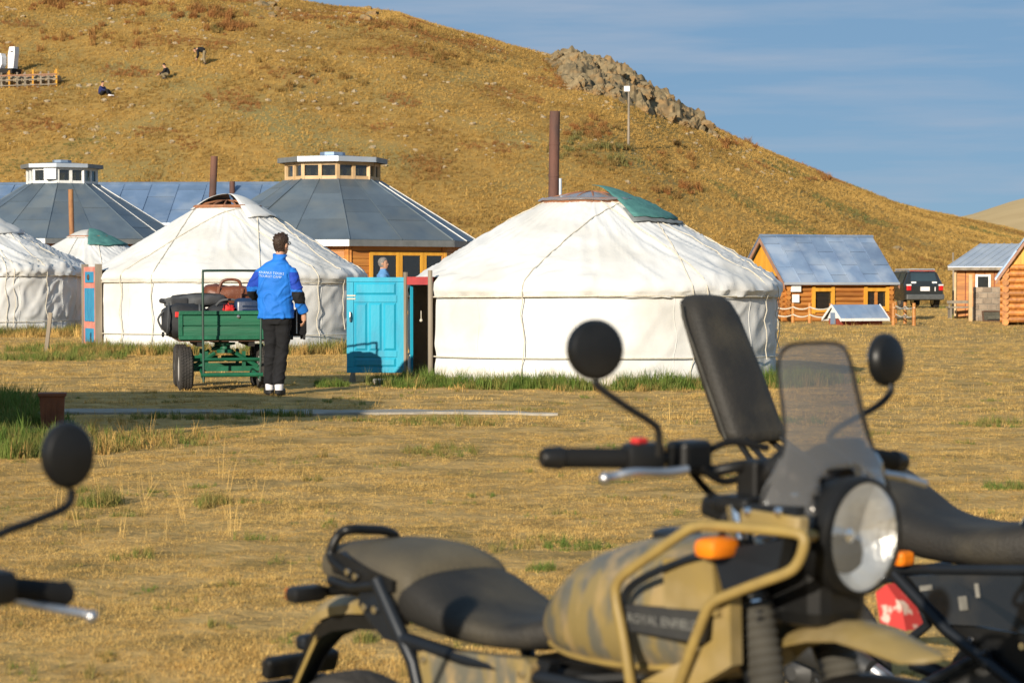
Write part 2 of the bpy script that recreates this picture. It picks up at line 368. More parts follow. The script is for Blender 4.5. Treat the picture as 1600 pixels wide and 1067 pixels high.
def field(name, n, d0, d1, power, smul, label, seed, sides=False):
    x, y = frustum_pts(n, d0, d1, power, 900 if sides else 140)
    if sides: k = np.abs(x / y * F) > 925; x, y = x[k], y[k]
    k = ~blocked(x, y); x, y = x[k], y[k]
    big = vnoise(x, y, .45, 3.); fine = vnoise(x, y, 1.9, 7.)
    bald = vnoise(x, y, 1.5, 21.)
    worn = np.exp(-((y - 25.5) / 3.2) ** 2) * (x < 1.5) * .45
    k = (bald + .4 * vnoise(x, y, 4.5, 5.) > -.22 + worn) | (rg.random(len(x)) < .22); x, y, big, fine = x[k], y[k], big[k], fine[k]
    tint = np.clip(.20 + .26 * fine + .20 * big + .30 * vnoise(x, y, 6., 91.) + rg.normal(0, .13, len(x)), 0, 1)
    g = (big * .6 + fine > .62) & (rg.random(len(x)) < .55); tint[g] = np.clip(rg.normal(.72, .12, g.sum()), 0, 1)
    idx = rg.integers(0, 8, len(x)); idx[(idx == 5) & (rg.random(len(x)) < .9)] = 1
    idx[g] = rg.choice([0, 1, 3, 6], g.sum())
    s = smul * rg.uniform(.6, 1.35, len(x)) * (1 + .7 * np.clip(vnoise(x, y, 1.1, 77.), -.5, .8))
    z = np.array([gz(a, b) for a, b in zip(x, y)])
    return scatter(name, DRY, np.column_stack([x, y, z]), s, tint, idx, label, 'grass', seed)
field('dry_grass', 105000, 6.6, 20., 1.1, .40, 'short golden dry grass matted over the foreground', 3)
field('dry_grass', 64000, 20., 48., 1.0, .8, 'short golden dry grass around the white tents', 4)
field('dry_grass', 40000, 48., 125., .6, 1.8, 'short golden dry grass before the hill and log cabins', 5)
field('dry_grass', 70000, 5.5, 60., .7, 1.2, 'dry golden grass to either side of the camp clearing', 6, True)
# lush green grass: ring at the tents' feet, patch at the left, single clumps
GREEN = protos('green_tuft', [(26, .16, .07, .5, .004), (30, .12, .09, .7, .004), (18, .22, .05, .45, .0035), (24, .09, .10, 1., .0045)], 'grass_blades')
gp, gs, gt = [], [], []
def gadd(x, y, s, t): gp.append((x, y, gz(x, y))); gs.append(s); gt.append(min(1, max(0, t)))
rr = random.Random(5)
def ring(cx, cy, r, n, p0, p1, wide, s, t):
    for _ in range(n):
        ph = R(rr.uniform(p0, p1)); q = r + .03 + abs(rr.gauss(0, wide)); x, y = cx + q * math.sin(ph), cy - q * math.cos(ph)
        v = noise.noise(Vector((x * 1.4, y * 1.4, 31)))
        if v > -.35: gadd(x, y, s * rr.uniform(.6, 1.25) * (1 + .5 * v), t + rr.gauss(0, .13) - q * 0 - .5 * max(0, q - r - .45))
ring(1.04, 29.7, 2.38, 1500, -62, 95, .36, .95, .86)
ring(-5.36, 43., 2.57, 1300, -58, 95, .55, 1.15, .74)
ring(-13.3, 56., 2.75, 900, 0, 95, .7, 1.3, .70)
def patch(px, py, n, rx, ry, s, t, jit=.12):
    c = GP(px, py)
    for _ in range(n):
        a = rr.uniform(0, 6.283); q = math.sqrt(rr.random()); gadd(c.x + rx * q * math.cos(a), c.y + ry * q * math.sin(a), s * rr.uniform(.6, 1.2), t + rr.gauss(0, jit))
patch(5, 680, 420, .50, 1.7, .95, .82); patch(-25, 650, 260, .40, 1.6, 1.5, .86); patch(10, 705, 180, .55, 1.0, .9, .75); patch(190, 690, 170, .8, 1.1, .6, .55, .2); patch(120, 700, 110, .5, .8, .8, .6, .2)
patch(100, 560, 200, 1.1, 1.6, .9, .72); patch(95, 548, 120, 1.0, 1.2, 1., .8)
patch(905, 851, 70, .17, .20, .26, .80, .08); patch(845, 886, 34, .06, .12, .24, .78, .08); patch(700, 662, 70, .5, .5, .5, .6); patch(690, 707, 60, .28, .5, .4, .62)
patch(330, 790, 40, .1, .2, .45, .6); patch(155, 788, 50, .12, .2, .55, .66); patch(1220, 660, 60, .4, .5, .45, .7); patch(1560, 664, 50, .4, .4, .45, .7)
patch(1360, 758, 40, .1, .2, .35, .78); patch(1570, 762, 40, .12, .2, .35, .75); patch(650, 605, 90, .4, .4, .7, .85); patch(520, 604, 70, .22, .3, .6, .85); patch(610, 596, 60, .3, .2, .7, .9); patch(440, 650, 40, .3, .15, .5, .8); patch(300, 655, 60, .6, .15, .5, .75); patch(640, 657, 90, .9, .2, .35, .65)
patch(1225, 592, 90, .3, .8, .9, .75)
for _ in range(210):
    patch(rr.uniform(0, 1600), 600 + 450 * rr.random() ** 1.5, rr.randint(4, 14), rr.uniform(.04, .2), rr.uniform(.05, .22), rr.uniform(.14, .30), rr.uniform(.48, .78))
patch(1520, 497, 60, .8, .8, 1., .8); patch(1500, 482, 50, 1., 1.2, 1., .75)
bn_ = GP(82, 668); keep = [i for i, q in enumerate(gp) if not (abs(q[0] - bn_.x) < .24 and bn_.y - 1.6 < q[1] < bn_.y + .15)]
gp, gs, gt = [gp[i] for i in keep], [gs[i] for i in keep], [gt[i] for i in keep]
scatter('green_grass', GREEN, gp, gs, gt, [rr.randrange(4) for _ in gp], 'lush green grass at the feet of the tents and in clumps', 'grass', 8, .12)
# tall pale stalks
STALK = protos('stalk', [(5, .34, .03, .35, .0016), (4, .26, .05, .5, .0016), (7, .22, .05, .6, .0018)], 'grass_blades')
sp_, ss_, st_ = [], [], []
for _ in range(280):
    px = rr.uniform(-60, 1660) if rr.random() < .4 else rr.gauss(180, 170); py = 620 + 260 * rr.random() ** 1.8 if px < 520 else 600 + 360 * rr.random() ** 2; c = GP(px, py)
    if noise.noise(Vector((c.x * .9, c.y * .9, 55))) < -.05: continue
    sp_.append((c.x, c.y, gz(c.x, c.y))); ss_.append(rr.uniform(.3, .9) * (1 if px < 520 else .5)); st_.append(max(0, rr.gauss(.06, .08)))
scatter('grass_stalks', STALK, sp_, ss_, st_, [rr.randrange(3) for _ in sp_], 'thin pale straw stalks standing above the dry grass', 'grass', 9, .15)
# hillside
HT = protos('hill_tuft', [(20, .22, .16, .8, .012), (24, .16, .22, 1.1, .012), (16, .30, .12, .6, .011), (22, .12, .25, 1.4, .014)], 'hill_blades')
n = 220000; px = rg.uniform(-120, 1720, n); D = 100 + 115 * rg.random(n) ** .8; x = (px - 800) / F * D
big = vnoise(x, D, .10, 13.); mid = vnoise(x, D, .33, 17.)
k = (mid + .6 * big > -.75) | (rg.random(n) < .6); x, D, big, mid = x[k], D[k], big[k], mid[k]
tint = np.clip(.26 + .34 * mid + .30 * big + .2 * vnoise(x, D, 1.1, 19.) + rg.normal(0, .10, len(x)), 0, .62)
zz = np.array([hz(a, b) for a, b in zip(x, D)]); k = zz > .05; x, D, zz, tint, big, mid = x[k], D[k], zz[k], tint[k], big[k], mid[k]
rust = (vnoise(x, D, .22, 40.) > .30) & (zz > 9 + 2 * mid) & (rg.random(len(x)) < .7); tint[rust] = rg.normal(.70, .04, rust.sum())
gr = (vnoise(x, D, .12, 44.) > .28) & (zz < 11) & (rg.random(len(x)) < .55); tint[gr] = np.clip(rg.normal(.9, .06, gr.sum()), 0, 1)
s = rg.uniform(.28, .80, len(x)) * (1 + .5 * np.clip(mid, -.6, .8)) * (1 + .35 * np.clip(zz < 3, 0, 1)); s[rust] *= 1.25
scatter('hill_grass', HT, np.column_stack([x, D, zz]), s, tint, rg.integers(0, 4, len(x)), 'golden and rusty dry grass covering the hillside', 'grass', 12, .2)
# rusty and olive scrub in patches
SH = protos('scrub', [(60, .55, .30, .7, .02), (70, .4, .4, .9, .02), (50, .7, .25, .6, .018)], 'hill_blades')
qp, qs, qt = [], [], []
for (a, b, n_, rx_, ry_, t_) in ((320, 25, 60, 60, 14, .70), (360, 45, 30, 30, 8, .68), (90, 10, 26, 40, 8, .70), (335, 47, 12, 10, 5, .78), (200, 6, 26, 50, 6, .70), (590, 40, 30, 80, 14, .62), (930, 205, 40, 40, 16, .74), (960, 235, 14, 26, 6, .82), (900, 230, 24, 50, 22, .84), (975, 258, 12, 30, 10, .84), (880, 112, 20, 40, 12, .76), (1060, 300, 26, 50, 14, .72), (1160, 225, 22, 40, 10, .70), (1290, 282, 22, 40, 4, .70), (700, 90, 26, 90, 20, .55), (480, 120, 30, 120, 30, .55), (150, 60, 30, 120, 30, .62), (1040, 255, 20, 60, 20, .6)):
    for _ in range(n_):
        q = HP(rr.gauss(a, rx_ * .5), rr.gauss(b, ry_ * .5))
        if q.y < 230: qp.append((q.x, q.y, hz(q.x, q.y))); qs.append(rr.uniform(.35, 1.0)); qt.append(rr.gauss(t_, .04))
scatter('hill_scrub', SH, qp, qs, qt, [rr.randrange(3) for _ in qp], 'rusty and olive low scrub patches on the hillside', 'scrub', 15, .15)
# loose stones on the hill
pm('stone', (.40, .33, .22), (.26, .21, .14), scale=3, rough=.95, bump=.7, bscale=12, spec=.1, c3=(.42, .26, .10), s3=1.2, amt3=.6)
SC = bpy.data.collections.new('stones')
for i in range(4):
    bm = bmesh.new(); bmesh.ops.create_icosphere(bm, subdivisions=2, radius=1)
    for v in bm.verts: v.co *= 1 + .45 * noise.noise(v.co * 1.3 + Vector((i * 7, 0, 0))); v.co.z *= .6
    me = bpy.data.meshes.new('stone%d' % i); bm.to_mesh(me); bm.free(); me.materials.append(MATS['stone']); SC.objects.link(bpy.data.objects.new('stone_%d' % i, me))
px = rg.uniform(-100, 1300, 3200); D = 108 + 95 * rg.random(3200); x = (px - 800) / F * D; zz = np.array([hz(a, b) for a, b in zip(x, D)])
k = (zz > 6 + 6 * rg.random(3200)) & (vnoise(x, D, .12, 61.) > -.1); x, D, zz = x[k], D[k], zz[k]
scatter('hill_stones', SC, np.column_stack([x, D, zz]), .05 + .16 * rg.random(len(x)) ** 3 + .03, np.zeros(len(x)), rg.integers(0, 4, len(x)), 'small stones strewn over the upper hillside', 'stones', 14, .3)
# ================================================================== materials of the built things
pm('canvas', (.69, .69, .675), (.63, .63, .615), scale=2.2, rough=.85, bump=.34, bscale=6.5, spec=.1, c3=(.50, .485, .44), s3=.9, amt3=.6, hem=(.42, .34, .22))
pm('canvas_old', (.57, .56, .54), (.50, .49, .47), scale=2.5, rough=.85, bump=.4, bscale=22, spec=.1, c3=(.52, .49, .42), s3=.9, amt3=.6)
pm('rope', (.64, .59, .48), (.50, .45, .36), scale=40, rough=.9)
pm('green_cloth', (.075, .22, .20), (.05, .16, .15), scale=8, rough=.8, bump=.3)
pm('felt_grey', (.20, .22, .22), (.13, .14, .14), scale=9, rough=.9, bump=.3)
pm('crown_wood', (.36, .15, .07), (.22, .10, .05), scale=8, rough=.6)
pm('rust_pipe', (.13, .06, .043), (.07, .042, .036), scale=5, rough=.8, bump=.3, c3=(.18, .09, .05), s3=2.2, stretch=(1, 1, .4))
pm('rust_orange', (.34, .17, .07), (.22, .10, .05), scale=6, rough=.85, bump=.3, stretch=(1, 1, .5))
pm('soot', (.02, .018, .016), rough=.9)
pm('blue_door', (.018, .36, .52), (.014, .30, .45), scale=3, rough=.45, bump=.12, bscale=25, stretch=(1, 1, .3), c3=(.03, .25, .38), s3=6, amt3=.6)
pm('pink_paint', (.62, .22, .17), (.52, .18, .14), scale=6, rough=.6, bump=.2, c3=(.66, .36, .28), s3=5)
pm('red_paint', (.52, .06, .05), (.42, .05, .045), scale=6, rough=.55)
pm('panel_blue', (.03, .27, .46), (.025, .22, .40), scale=6, rough=.5)
pm('grey_wood', (.30, .25, .19), (.19, .16, .12), scale=6, rough=.9, bump=.5, bscale=18, stretch=(1, 1, .15))
pm('black_hole', (.018, .015, .012), rough=.9)
pm('steel', (.55, .55, .54), (.42, .42, .41), scale=8, rough=.35, metal=.9)
pm('zinc_sheet', (.125, .16, .19), (.095, .125, .155), scale=1.6, vary=.14, rough=.42, metal=.25, bump=.12, bscale=4, c3=(.15, .17, .175), s3=1.1, amt3=.7)
pm('zinc_blue', (.17, .25, .38), (.13, .20, .31), scale=1.5, vary=.12, rough=.42, metal=.3, bump=.15, bscale=2.5, c3=(.26, .32, .40), s3=.9, amt3=.7)
pm('zinc_light', (.25, .34, .47), (.18, .25, .37), scale=1.6, vary=.14, rough=.42, metal=.3, bump=.3, bscale=2.6, c3=(.40, .46, .54), s3=1.1, amt3=.7)
pm('zinc_pale', (.52, .56, .60), (.42, .47, .53), scale=1.5, rough=.4, metal=.4, bump=.15, bscale=3)
pm('white_trim', (.74, .74, .72), (.62, .62, .60), scale=8, rough=.5)
pm('grey_fascia', (.22, .23, .23), (.17, .18, .18), scale=5, rough=.5, metal=.4)
pm('honey_wood', (.52, .225, .05), (.38, .15, .034), scale=4, vary=.15, rough=.5, bump=.25, bscale=12, stretch=(.25, .25, 3), c3=(.30, .105, .025), s3=1.6, amt3=.5)
pm('log_wood', (.50, .21, .045), (.33, .125, .03), scale=5, vary=.22, rough=.55, bump=.3, bscale=14, stretch=(.3, 2.5, 2.5), c3=(.20, .065, .018), s3=1.4, amt3=.5)
pm('log_end', (.25, .10, .035), (.14, .055, .02), scale=12, rough=.7)
pm('yellow_wood', (.66, .34, .04), (.55, .26, .03), scale=3, rough=.5, bump=.25, bscale=16, stretch=(2.5, 2.5, .3))
pm('pale_wood', (.58, .40, .22), (.48, .32, .16), scale=5, rough=.6)
pm('bargeboard', (.36, .20, .13), (.28, .15, .10), scale=5, rough=.7)
pm('dark_wood', (.10, .05, .025), (.07, .035, .02), scale=5, rough=.7)
pm('block', (.33, .26, .19), (.25, .195, .145), scale=7, vary=.2, rough=.95, bump=.6, bscale=25)
pm('red_hut', (.30, .06, .035), (.22, .045, .03), scale=5, rough=.6)
pm('white_paint', (.78, .78, .78), (.72, .72, .72), scale=5, rough=.5)
pm('foliage_pot', (.05, .12, .03), (.03, .08, .02), scale=20, rough=.7)
def glassmat(name, col, alpha, rough=.05, body=(.34, .33, .31)):
    m = bpy.data.materials.new(name); m.use_nodes = True; N = m.node_tree.nodes; L = m.node_tree.links
    g = N.new('ShaderNodeBsdfGlossy'); g.inputs['Roughness'].default_value = rough; g.inputs['Color'].default_value = (.9, .95, 1, 1)
    t = N.new('ShaderNodeBsdfTransparent'); t.inputs['Color'].default_value = (*col, 1)
    lw = N.new('ShaderNodeLayerWeight'); fr = N.new('ShaderNodeMath'); fr.operation = 'POWER'; fr.inputs[1].default_value = 4.; L.new(lw.outputs['Facing'], fr.inputs[0]); fr2 = N.new('ShaderNodeMath'); fr2.operation = 'MULTIPLY_ADD'; fr2.inputs[1].default_value = .9; fr2.inputs[2].default_value = .05; L.new(fr.outputs[0], fr2.inputs[0]); fr = fr2
    ms = N.new('ShaderNodeMixShader'); L.new(fr.outputs[0], ms.inputs[0]); L.new(t.outputs[0], ms.inputs[1]); L.new(g.outputs[0], ms.inputs[2])
    dm = N.new('ShaderNodeBsdfDiffuse'); dm.inputs['Color'].default_value = (*body, 1)
    m2 = N.new('ShaderNodeMixShader'); m2.inputs[0].default_value = alpha; L.new(ms.outputs[0], m2.inputs[1]); L.new(dm.outputs[0], m2.inputs[2])
    L.new(m2.outputs[0], N['Material Output'].inputs[0]); MATS[name] = m
glassmat('window_glass', (.55, .6, .6), .04); glassmat('smoke_screen', (.72, .69, .66), .20, .12); glassmat('plastic_film', (.82, .79, .77), .30, .25, (.42, .41, .42)); glassmat('clear_glass', (.95, .95, .95), .03); glassmat('lamp_glass', (.94, .94, .94), .08, .05, (.80, .80, .76))

# ================================================================== gers
def ger(name, label, cx, cy, Rr, zrope, zeave, zring, rring, door_phi, door_hw, door_h, canvas, seed, ropes2, fold=1.0, droop=0.):
    root = empty(name, (cx, cy, 0), 0, label, 'ger', 'white canvas gers')
    sd = Vector((seed * 13.7, seed * 5.1, 0))
    def fd(ph, z, amp):           # folds in cloth
        q = ph * Rr
        a = noise.noise(Vector((q * 1.6, z * 1.1, 0)) + sd); b = noise.noise(Vector((q * 5.5 + z * 1.5, z * 1.6, 3)) + sd)
        c = 1 - abs(noise.noise(Vector((q * 2.3 - z * 1.5, z * .9 + q * .5, 8)) + sd)) * 5
        return amp * fold * (.5 * a + .28 * b + .55 * max(0, c))
    N = 300
    # wall cloth
    zs = [zrope * i / 30 for i in range(31)] + [zrope + .04, zeave - .04]
    vs, fs = [], []; low = ropes2
    for z in zs:
        for j in range(N):
            ph = 2 * math.pi * j / N
            pin = min(1, abs(z - low) / .12) * min(1, abs(z - zrope) / .12); pin = sm(pin)
            sag = 1 + 1.1 * sm((math.sin(ph - .3) + .1))
            r = Rr + .012 * pin + fd(ph, z, .022) * (.3 + .7 * pin) * sag + .012 * sm(1 - z / .12)
            vs.append((r * math.sin(ph), -r * math.cos(ph), z))
    for i in range(len(zs) - 1):
        for j in range(N):
            ph = 2 * math.pi * (j + .5) / N; d = (ph - door_phi + math.pi) % (2 * math.pi) - math.pi
            if abs(d) * Rr < door_hw and zs[i] < door_h: continue
            fs.append((i * N + j, i * N + (j + 1) % N, (i + 1) * N + (j + 1) % N, (i + 1) * N + j))
    m = MB(); m.v, m.f, m.m = vs, fs, [0] * len(fs); m.build('wall', canvas, root, True, 80); wall_v, wall_f = vs, fs
    # roof cloth, its skirt hanging over the wall down to the upper rope
    prof = [(Rr + .02, zrope - .015), (Rr + .045, zrope + .05), (Rr + .055, zeave - .09), (Rr + .03, zeave - .005), (Rr - .05, zeave + .055)]
    K = 34
    for i in range(1, K + 1):
        t = i / K; prof.append((lerp(Rr - .05, rring, t), lerp(zeave + .055, zring, t) - droop * math.sin(t * math.pi) + .03 * math.sin(t * math.pi)))
    vs, fs = [], []
    for i, (r, z) in enumerate(prof):
        t = max(0, (i - 4) / K)
        for j in range(N):
            ph = 2 * math.pi * j / N; q = ph * Rr
            rib = .012 * abs(math.sin(ph * 30)) * t * (1 - t) * 2
            wr = noise.noise(Vector((q * 1.1, t * 1.6 + q * .2, 20)) + sd); cr_ = 1 - 5.5 * abs(noise.noise(Vector((q * (2.2 + 2.2 * t) + t * 1.2, t * 1.3 + q * .25, 26)) + sd))
            side = 1 + 1.2 * sm(math.sin(ph) * .9)
            dz = (.022 * wr + .024 * max(0, cr_) * (1 - t * .5)) * fold * side - rib
            dr = fd(ph, z * 2, .042) * (1 if i < 6 else .4 * (1 - t)) * side
            if i == 0: dr += .012 * math.sin(ph * 41 + 3 * wr)
            vs.append(((r + dr) * math.sin(ph), -(r + dr) * math.cos(ph), z + (dz if i > 3 else .3 * dz)))
    for i in range(len(prof) - 1):
        for j in range(N):
            ph = 2 * math.pi * (j + .5) / N; d = (ph - door_phi + math.pi) % (2 * math.pi) - math.pi
            if abs(d) * Rr < door_hw and prof[i][1] < door_h - .03 and i < 4: continue
            fs.append((i * N + j, i * N + (j + 1) % N, (i + 1) * N + (j + 1) % N, (i + 1) * N + j))
    m = MB(); m.v, m.f, m.m = vs, fs, [0] * len(fs); roof = m.build('roof', canvas, root, True, 80)
    bv = BVHTree.FromPolygons([Vector(v) for v in vs], fs)
    def on_roof(x, y, up=.012):
        h = bv.ray_cast(Vector((x, y, 10)), Vector((0, 0, -1))); return (h[0].z if h[0] else zring) + up
    wb = BVHTree.FromPolygons([Vector(v) for v in wall_v], wall_f)
    def wallr(ph, z):
        u = Vector((math.sin(ph), -math.cos(ph), 0)); h = wb.ray_cast(u * (Rr + 1) + Vector((0, 0, z)), -u); return h[0] + u * .002 if h[0] else u * Rr + Vector((0, 0, z))
    # ropes round the wall
    for z, rad in ((zrope, .009), (low, .009)):
        pts = []
        for j in range(97):
            ph = door_phi + door_hw / Rr + (2 * math.pi - 2 * door_hw / Rr) * j / 96
            r = Rr + (.055 if z == zrope else .045); pts.append((r * math.sin(ph), -r * math.cos(ph), z + .012 * math.sin(ph * 2.3 + seed) - .02 * sm((ph - door_phi) / 2) * (1 if z == low else .3)))
        MB().tube(pts, rad, 6).build('rope', 'rope', root, True)
    def roof_rope(ph0, ph1, r0, hang, rad=.0065):
        a = Vector((r0 * math.sin(ph0), -r0 * math.cos(ph0), 0)); b = Vector(((Rr - .02) * math.sin(ph1), -(Rr - .02) * math.cos(ph1), 0)); pts = []
        for i in range(25):
            p = a.lerp(b, i / 24); pts.append((p.x, p.y, on_roof(p.x, p.y)))
        u = Vector((math.sin(ph1), -math.cos(ph1), 0))
        for q, z in ((Rr + .06, zeave - .03), (Rr + .075, (zeave + zrope) / 2), (Rr + .075, zrope), (Rr + .05, zrope - .06)): pts.append((*(u * q).xy, z))
        for i in range(1, 7):
            k = i / 6; pts.append((*(u * (Rr + .055 + .02 * math.sin(i * 2 + seed)) + Vector((math.cos(ph1), math.sin(ph1), 0)) * .03 * math.sin(i * 1.3 + ph1 * 7)).xy, lerp(zrope - .06, hang, k)))
        MB().tube(pts, rad, 5).build('rope', 'rope', root, True)
    # taped seams between the lengths of wall cloth
    for j in range(int(2 * math.pi * Rr / 1.25)):
        ph = door_phi + .5 + j * 1.25 / Rr
        if (ph - door_phi) > 2 * math.pi - .3: break
        pts = []
        for i in range(13):
            z = .03 + (zrope - .05) * i / 12; w = wallr(ph + .008 * math.sin(i * .9 + j), z); pts.append(w)
        MB().tube(pts, .0045, 4).build('seam', canvas, root, True)
    # crown ring with its poles
    m = MB(); ringp = [(rring * math.sin(2 * math.pi * j / 40), -rring * math.cos(2 * math.pi * j / 40), zring + .02) for j in range(41)]
    m.tube(ringp, .035, 8, cap=False)
    for k in range(8):
        ph = math.pi * k / 8; m.tube([(math.sin(ph) * rring * c, -math.cos(ph) * rring * c, zring + .02 + .13 * (1 - c * c)) for c in (-1, -.7, -.35, 0, .35, .7, 1)], .016, 6)
    m.build('crown_ring', 'crown_wood', root, True)
    return root, on_roof, roof_rope, bv
def cloth_patch(name, mat, root, onr, poly_rows, up=.03, noise_s=0.):
    """a cloth laid over the crown and roof: rows of (x, y) points draped on to height function"""
    vs, fs = [], []; w = len(poly_rows[0])
    for row in poly_rows:
        for (x, y, z) in row: vs.append((x, y, max(z, onr(x, y, up)) + noise_s * noise.noise(Vector((x * 6, y * 6, 1)))))
    for i in range(len(poly_rows) - 1):
        for j in range(w - 1): fs.append((i * w + j, i * w + j + 1, (i + 1) * w + j + 1, (i + 1) * w + j))
    m = MB(); m.v, m.f, m.m = vs, fs, [0] * len(fs); o = m.build(name, mat, root, True, 60)
    sd = o.modifiers.new('t', 'SOLIDIFY'); sd.thickness = .008; sd.offset = 1
    return o
def crown_cover(name, mat, root, onr, rring, zring, p0, p1, rout, up=.035, dome=.16, rin=0.):
    rows = []
    for i in range(13):
        q = lerp(rin, rout, i / 12); row = []
        for j in range(19):
            ph = lerp(p0, p1, j / 18); x, y = q * math.sin(ph), -q * math.cos(ph)
            row.append((x, y, zring + .03 + dome * max(0, 1 - (q / rring) ** 2) if q < rring * 1.02 else -9))
        rows.append(row)
    return cloth_patch(name, mat, root, onr, rows, up)

# --- the ger with the blue door
ga, on, rrope, _ = ger('canvas_ger', 'white canvas ger with open bright blue door and tall rusty stovepipe', 1.04, 29.7, 2.38, 1.10, 1.26, 2.30, .64, R(-66), .40, 1.31, 'canvas', 1, .36)
for a, b, h in ((-150, -170, .2), (40, -22, .1), (75, 28, .02), (20, 62, .3), (8, 33, .02), (58, 88, .4), (100, 74, .5), (-70, -110, .2), (150, 120, .2)): rrope(R(a), R(b), .66, h)
crown_cover('crown_film', 'plastic_film', ga, on, .64, 2.30, R(-140), R(45), .70, .05, .11)
crown_cover('crown_flap', 'green_cloth', ga, on, .64, 2.30, R(26), R(118), 1.12, .045, .20)
crown_cover('crown_flap_edge', 'felt_grey', ga, on, .64, 2.30, R(24), R(121), 1.19, .028, .18, .9)
for h in (26, 118):
    pass
def pipe(root, x, y, z0, z1, r, mat, lean=(0, 0)):
    m = MB(); m.tube([(x, y, z0), (x + lean[0], y + lean[1], z1)], r, 14, cap=False).tube([(x + lean[0], y + lean[1], z1 - .01), (x, y, z0)], r * .86, 14, cap=False)
    for t in (.33, .66): m.tube([(x + lean[0] * t, y + lean[1] * t, lerp(z0, z1, t) - .015), (x + lean[0] * t, y + lean[1] * t, lerp(z0, z1, t) + .015)], r * 1.06, 14)
    o = m.build('stovepipe', mat, root, True); 
    MB().tube([(x + lean[0], y + lean[1], z1 - .05), (x + lean[0], y + lean[1], z1 - .03)], r * .9, 12).build('pipe_mouth', 'soot', o); return o
pipe(ga, -.50, .08, 2.25, 3.50, .068, 'rust_pipe', (.02, 0))
MB().tube([(-.41, -.05, 2.30), (-.41, -.05, 2.62)], .02, 8).build('vent_pipe', 'zinc_pale', ga, True)
# door frame and open leaf
phd = R(-66)
def dpt(s, z, out=0.):           # point in the doorway plane: s along the wall (to the picture's right), z up, out = outwards
    n = Vector((math.sin(phd), -math.cos(phd), 0)); t = Vector((math.cos(phd), math.sin(phd), 0)); return n * (2.38 + .03 + out) + t * s + Vector((0, 0, z))
df = MB()
fr = empty('tmp'); bpy.data.objects.remove(fr)
def bar(m, a, b, w, d):
    m.tube([a, b], w, 4) if d is None else None
m = MB(); m.tube([dpt(.42, 0, .03), dpt(.42, 1.42, .03)], .030, 6); m.build('door_jamb', 'grey_wood', ga)
m = MB(); m.tube([dpt(-.40, 0, .04), dpt(-.40, 1.40, .04)], .030, 6); m.build('door_jamb', 'grey_wood', ga)
Tn = Matrix.Translation(dpt(0, 0)) @ Matrix.Rotation(phd, 4, 'Z')
m = MB(); m.M = Tn; m.box((-.01, 0, 1.29), (.78, .06, .10)); m.build('door_lintel', 'red_paint', ga)
m = MB(); m.M = Tn; m.box((0, 0, .06), (.80, .14, .10)); m.build('door_sill', 'red_paint', ga)
for sgn in (-1, 1):
    m = MB(); m.M = Tn; m.box((sgn * .365, .03, .67), (.03, .03, 1.16)); m.build('door_frame', 'blue_door', ga) if sgn < 0 else None
# leaf: hinged on the jamb away from us, swung open towards the camera's left
hinge = dpt(-.42, 0, .05); dl = empty('door', hinge, R(180 - 1.5)); dl.parent = ga
W_, H0, H1 = .735, .115, 1.335
m = MB(); m.box((W_ / 2, 0, (H0 + H1) / 2), (W_, .035, H1 - H0), bev=.006); m.build('door_board', 'blue_door', dl)
rails = [((0, W_), (H0, H0 + .07)), ((0, W_), (H1 - .06, H1)), ((0, .09), (H0 + .07, H1 - .06)), ((W_ - .09, W_), (H0 + .07, H1 - .06)), ((.09, W_ - .09), (H1 - .32, H1 - .23)), ((.09, W_ - .09), (H0 + .20, H0 + .28))]
for (a, b), (c, d) in rails:
    m = MB(); m.box(((a + b) / 2, .022, (c + d) / 2), (b - a - .002, .014, d - c - .002), bev=.004); m.build('rail', 'blue_door', dl)
def raised(x0, x1, z0, z1):
    m = MB(); e = .028; y0, y1 = .0175, .034
    m.loft([[(x0, y0, z0), (x1, y0, z0), (x1, y0, z1), (x0, y0, z1)], [(x0 + e, y1, z0 + e), (x1 - e, y1, z0 + e), (x1 - e, y1, z1 - e), (x0 + e, y1, z1 - e)]]); m.build('panel', 'blue_door', dl)
for i in range(3): raised(.10 + i * .185, .10 + i * .185 + .165, H0 + .285, H1 - .325)
raised(.10, W_ - .10, H1 - .225, H1 - .065); raised(.10, W_ - .10, H0 + .075, H0 + .195)
m = MB(); m.box((W_ - .05, .045, .83), (.022, .03, .13), bev=.008); m.tube([(W_ - .05, .07, .78), (W_ - .05, .085, .83), (W_ - .05, .07, .89)], .008, 6); m.build('handle', 'steel', dl)
for z in (1.06, 1.10): MB().box((W_ - .06, .034, z), (.11, .008, .018)).build('latch', 'rope', dl)
m = MB(); m.tube([tuple(hinge + Vector((-.66, -.02, -.02))), tuple(hinge + Vector((-.655, -.02, .115)))], .035, 6, rs=[.05, .03]); tag(m.build('wooden_block', 'grey_wood'), 'short weathered wood block propping the open blue door', 'block').location = ga.location
# objects inside the ger seen through the doorway
m = MB(); n_ = Vector((math.sin(phd), -math.cos(phd), 0)); sh = empty('wooden_shelf', Vector(ga.location) + dpt(.12, 0, -.65), phd, 'low brown wooden shelf inside the open ger', 'shelf')
MB().box((0, 0, .50), (.8, .3, .03)).build('shelf_board', 'dark_wood', sh); MB().box((0, 0, .20), (.8, .3, .03)).build('shelf_board', 'dark_wood', sh)
for sx in (-.38, .38): MB().box((sx, 0, .25), (.03, .3, .5)).build('side_board', 'dark_wood', sh)
for i, sx in enumerate((-.05, .10)):
    t = empty('flask', Vector(ga.location) + dpt(.12, .215, -.65) + Vector((math.cos(phd), math.sin(phd), 0)) * sx, 0, 'black steel flask on the shelf inside the open ger', 'flask', 'flasks on the ger shelf')
    MB().lathe([(.045, 0), (.047, .02), (.047, .17), (.03, .2)], 14).build('body', 'black_hole', t, True); MB().lathe([(.032, .2), (.032, .235), (.02, .24)], 14).build('cap', 'steel', t, True)
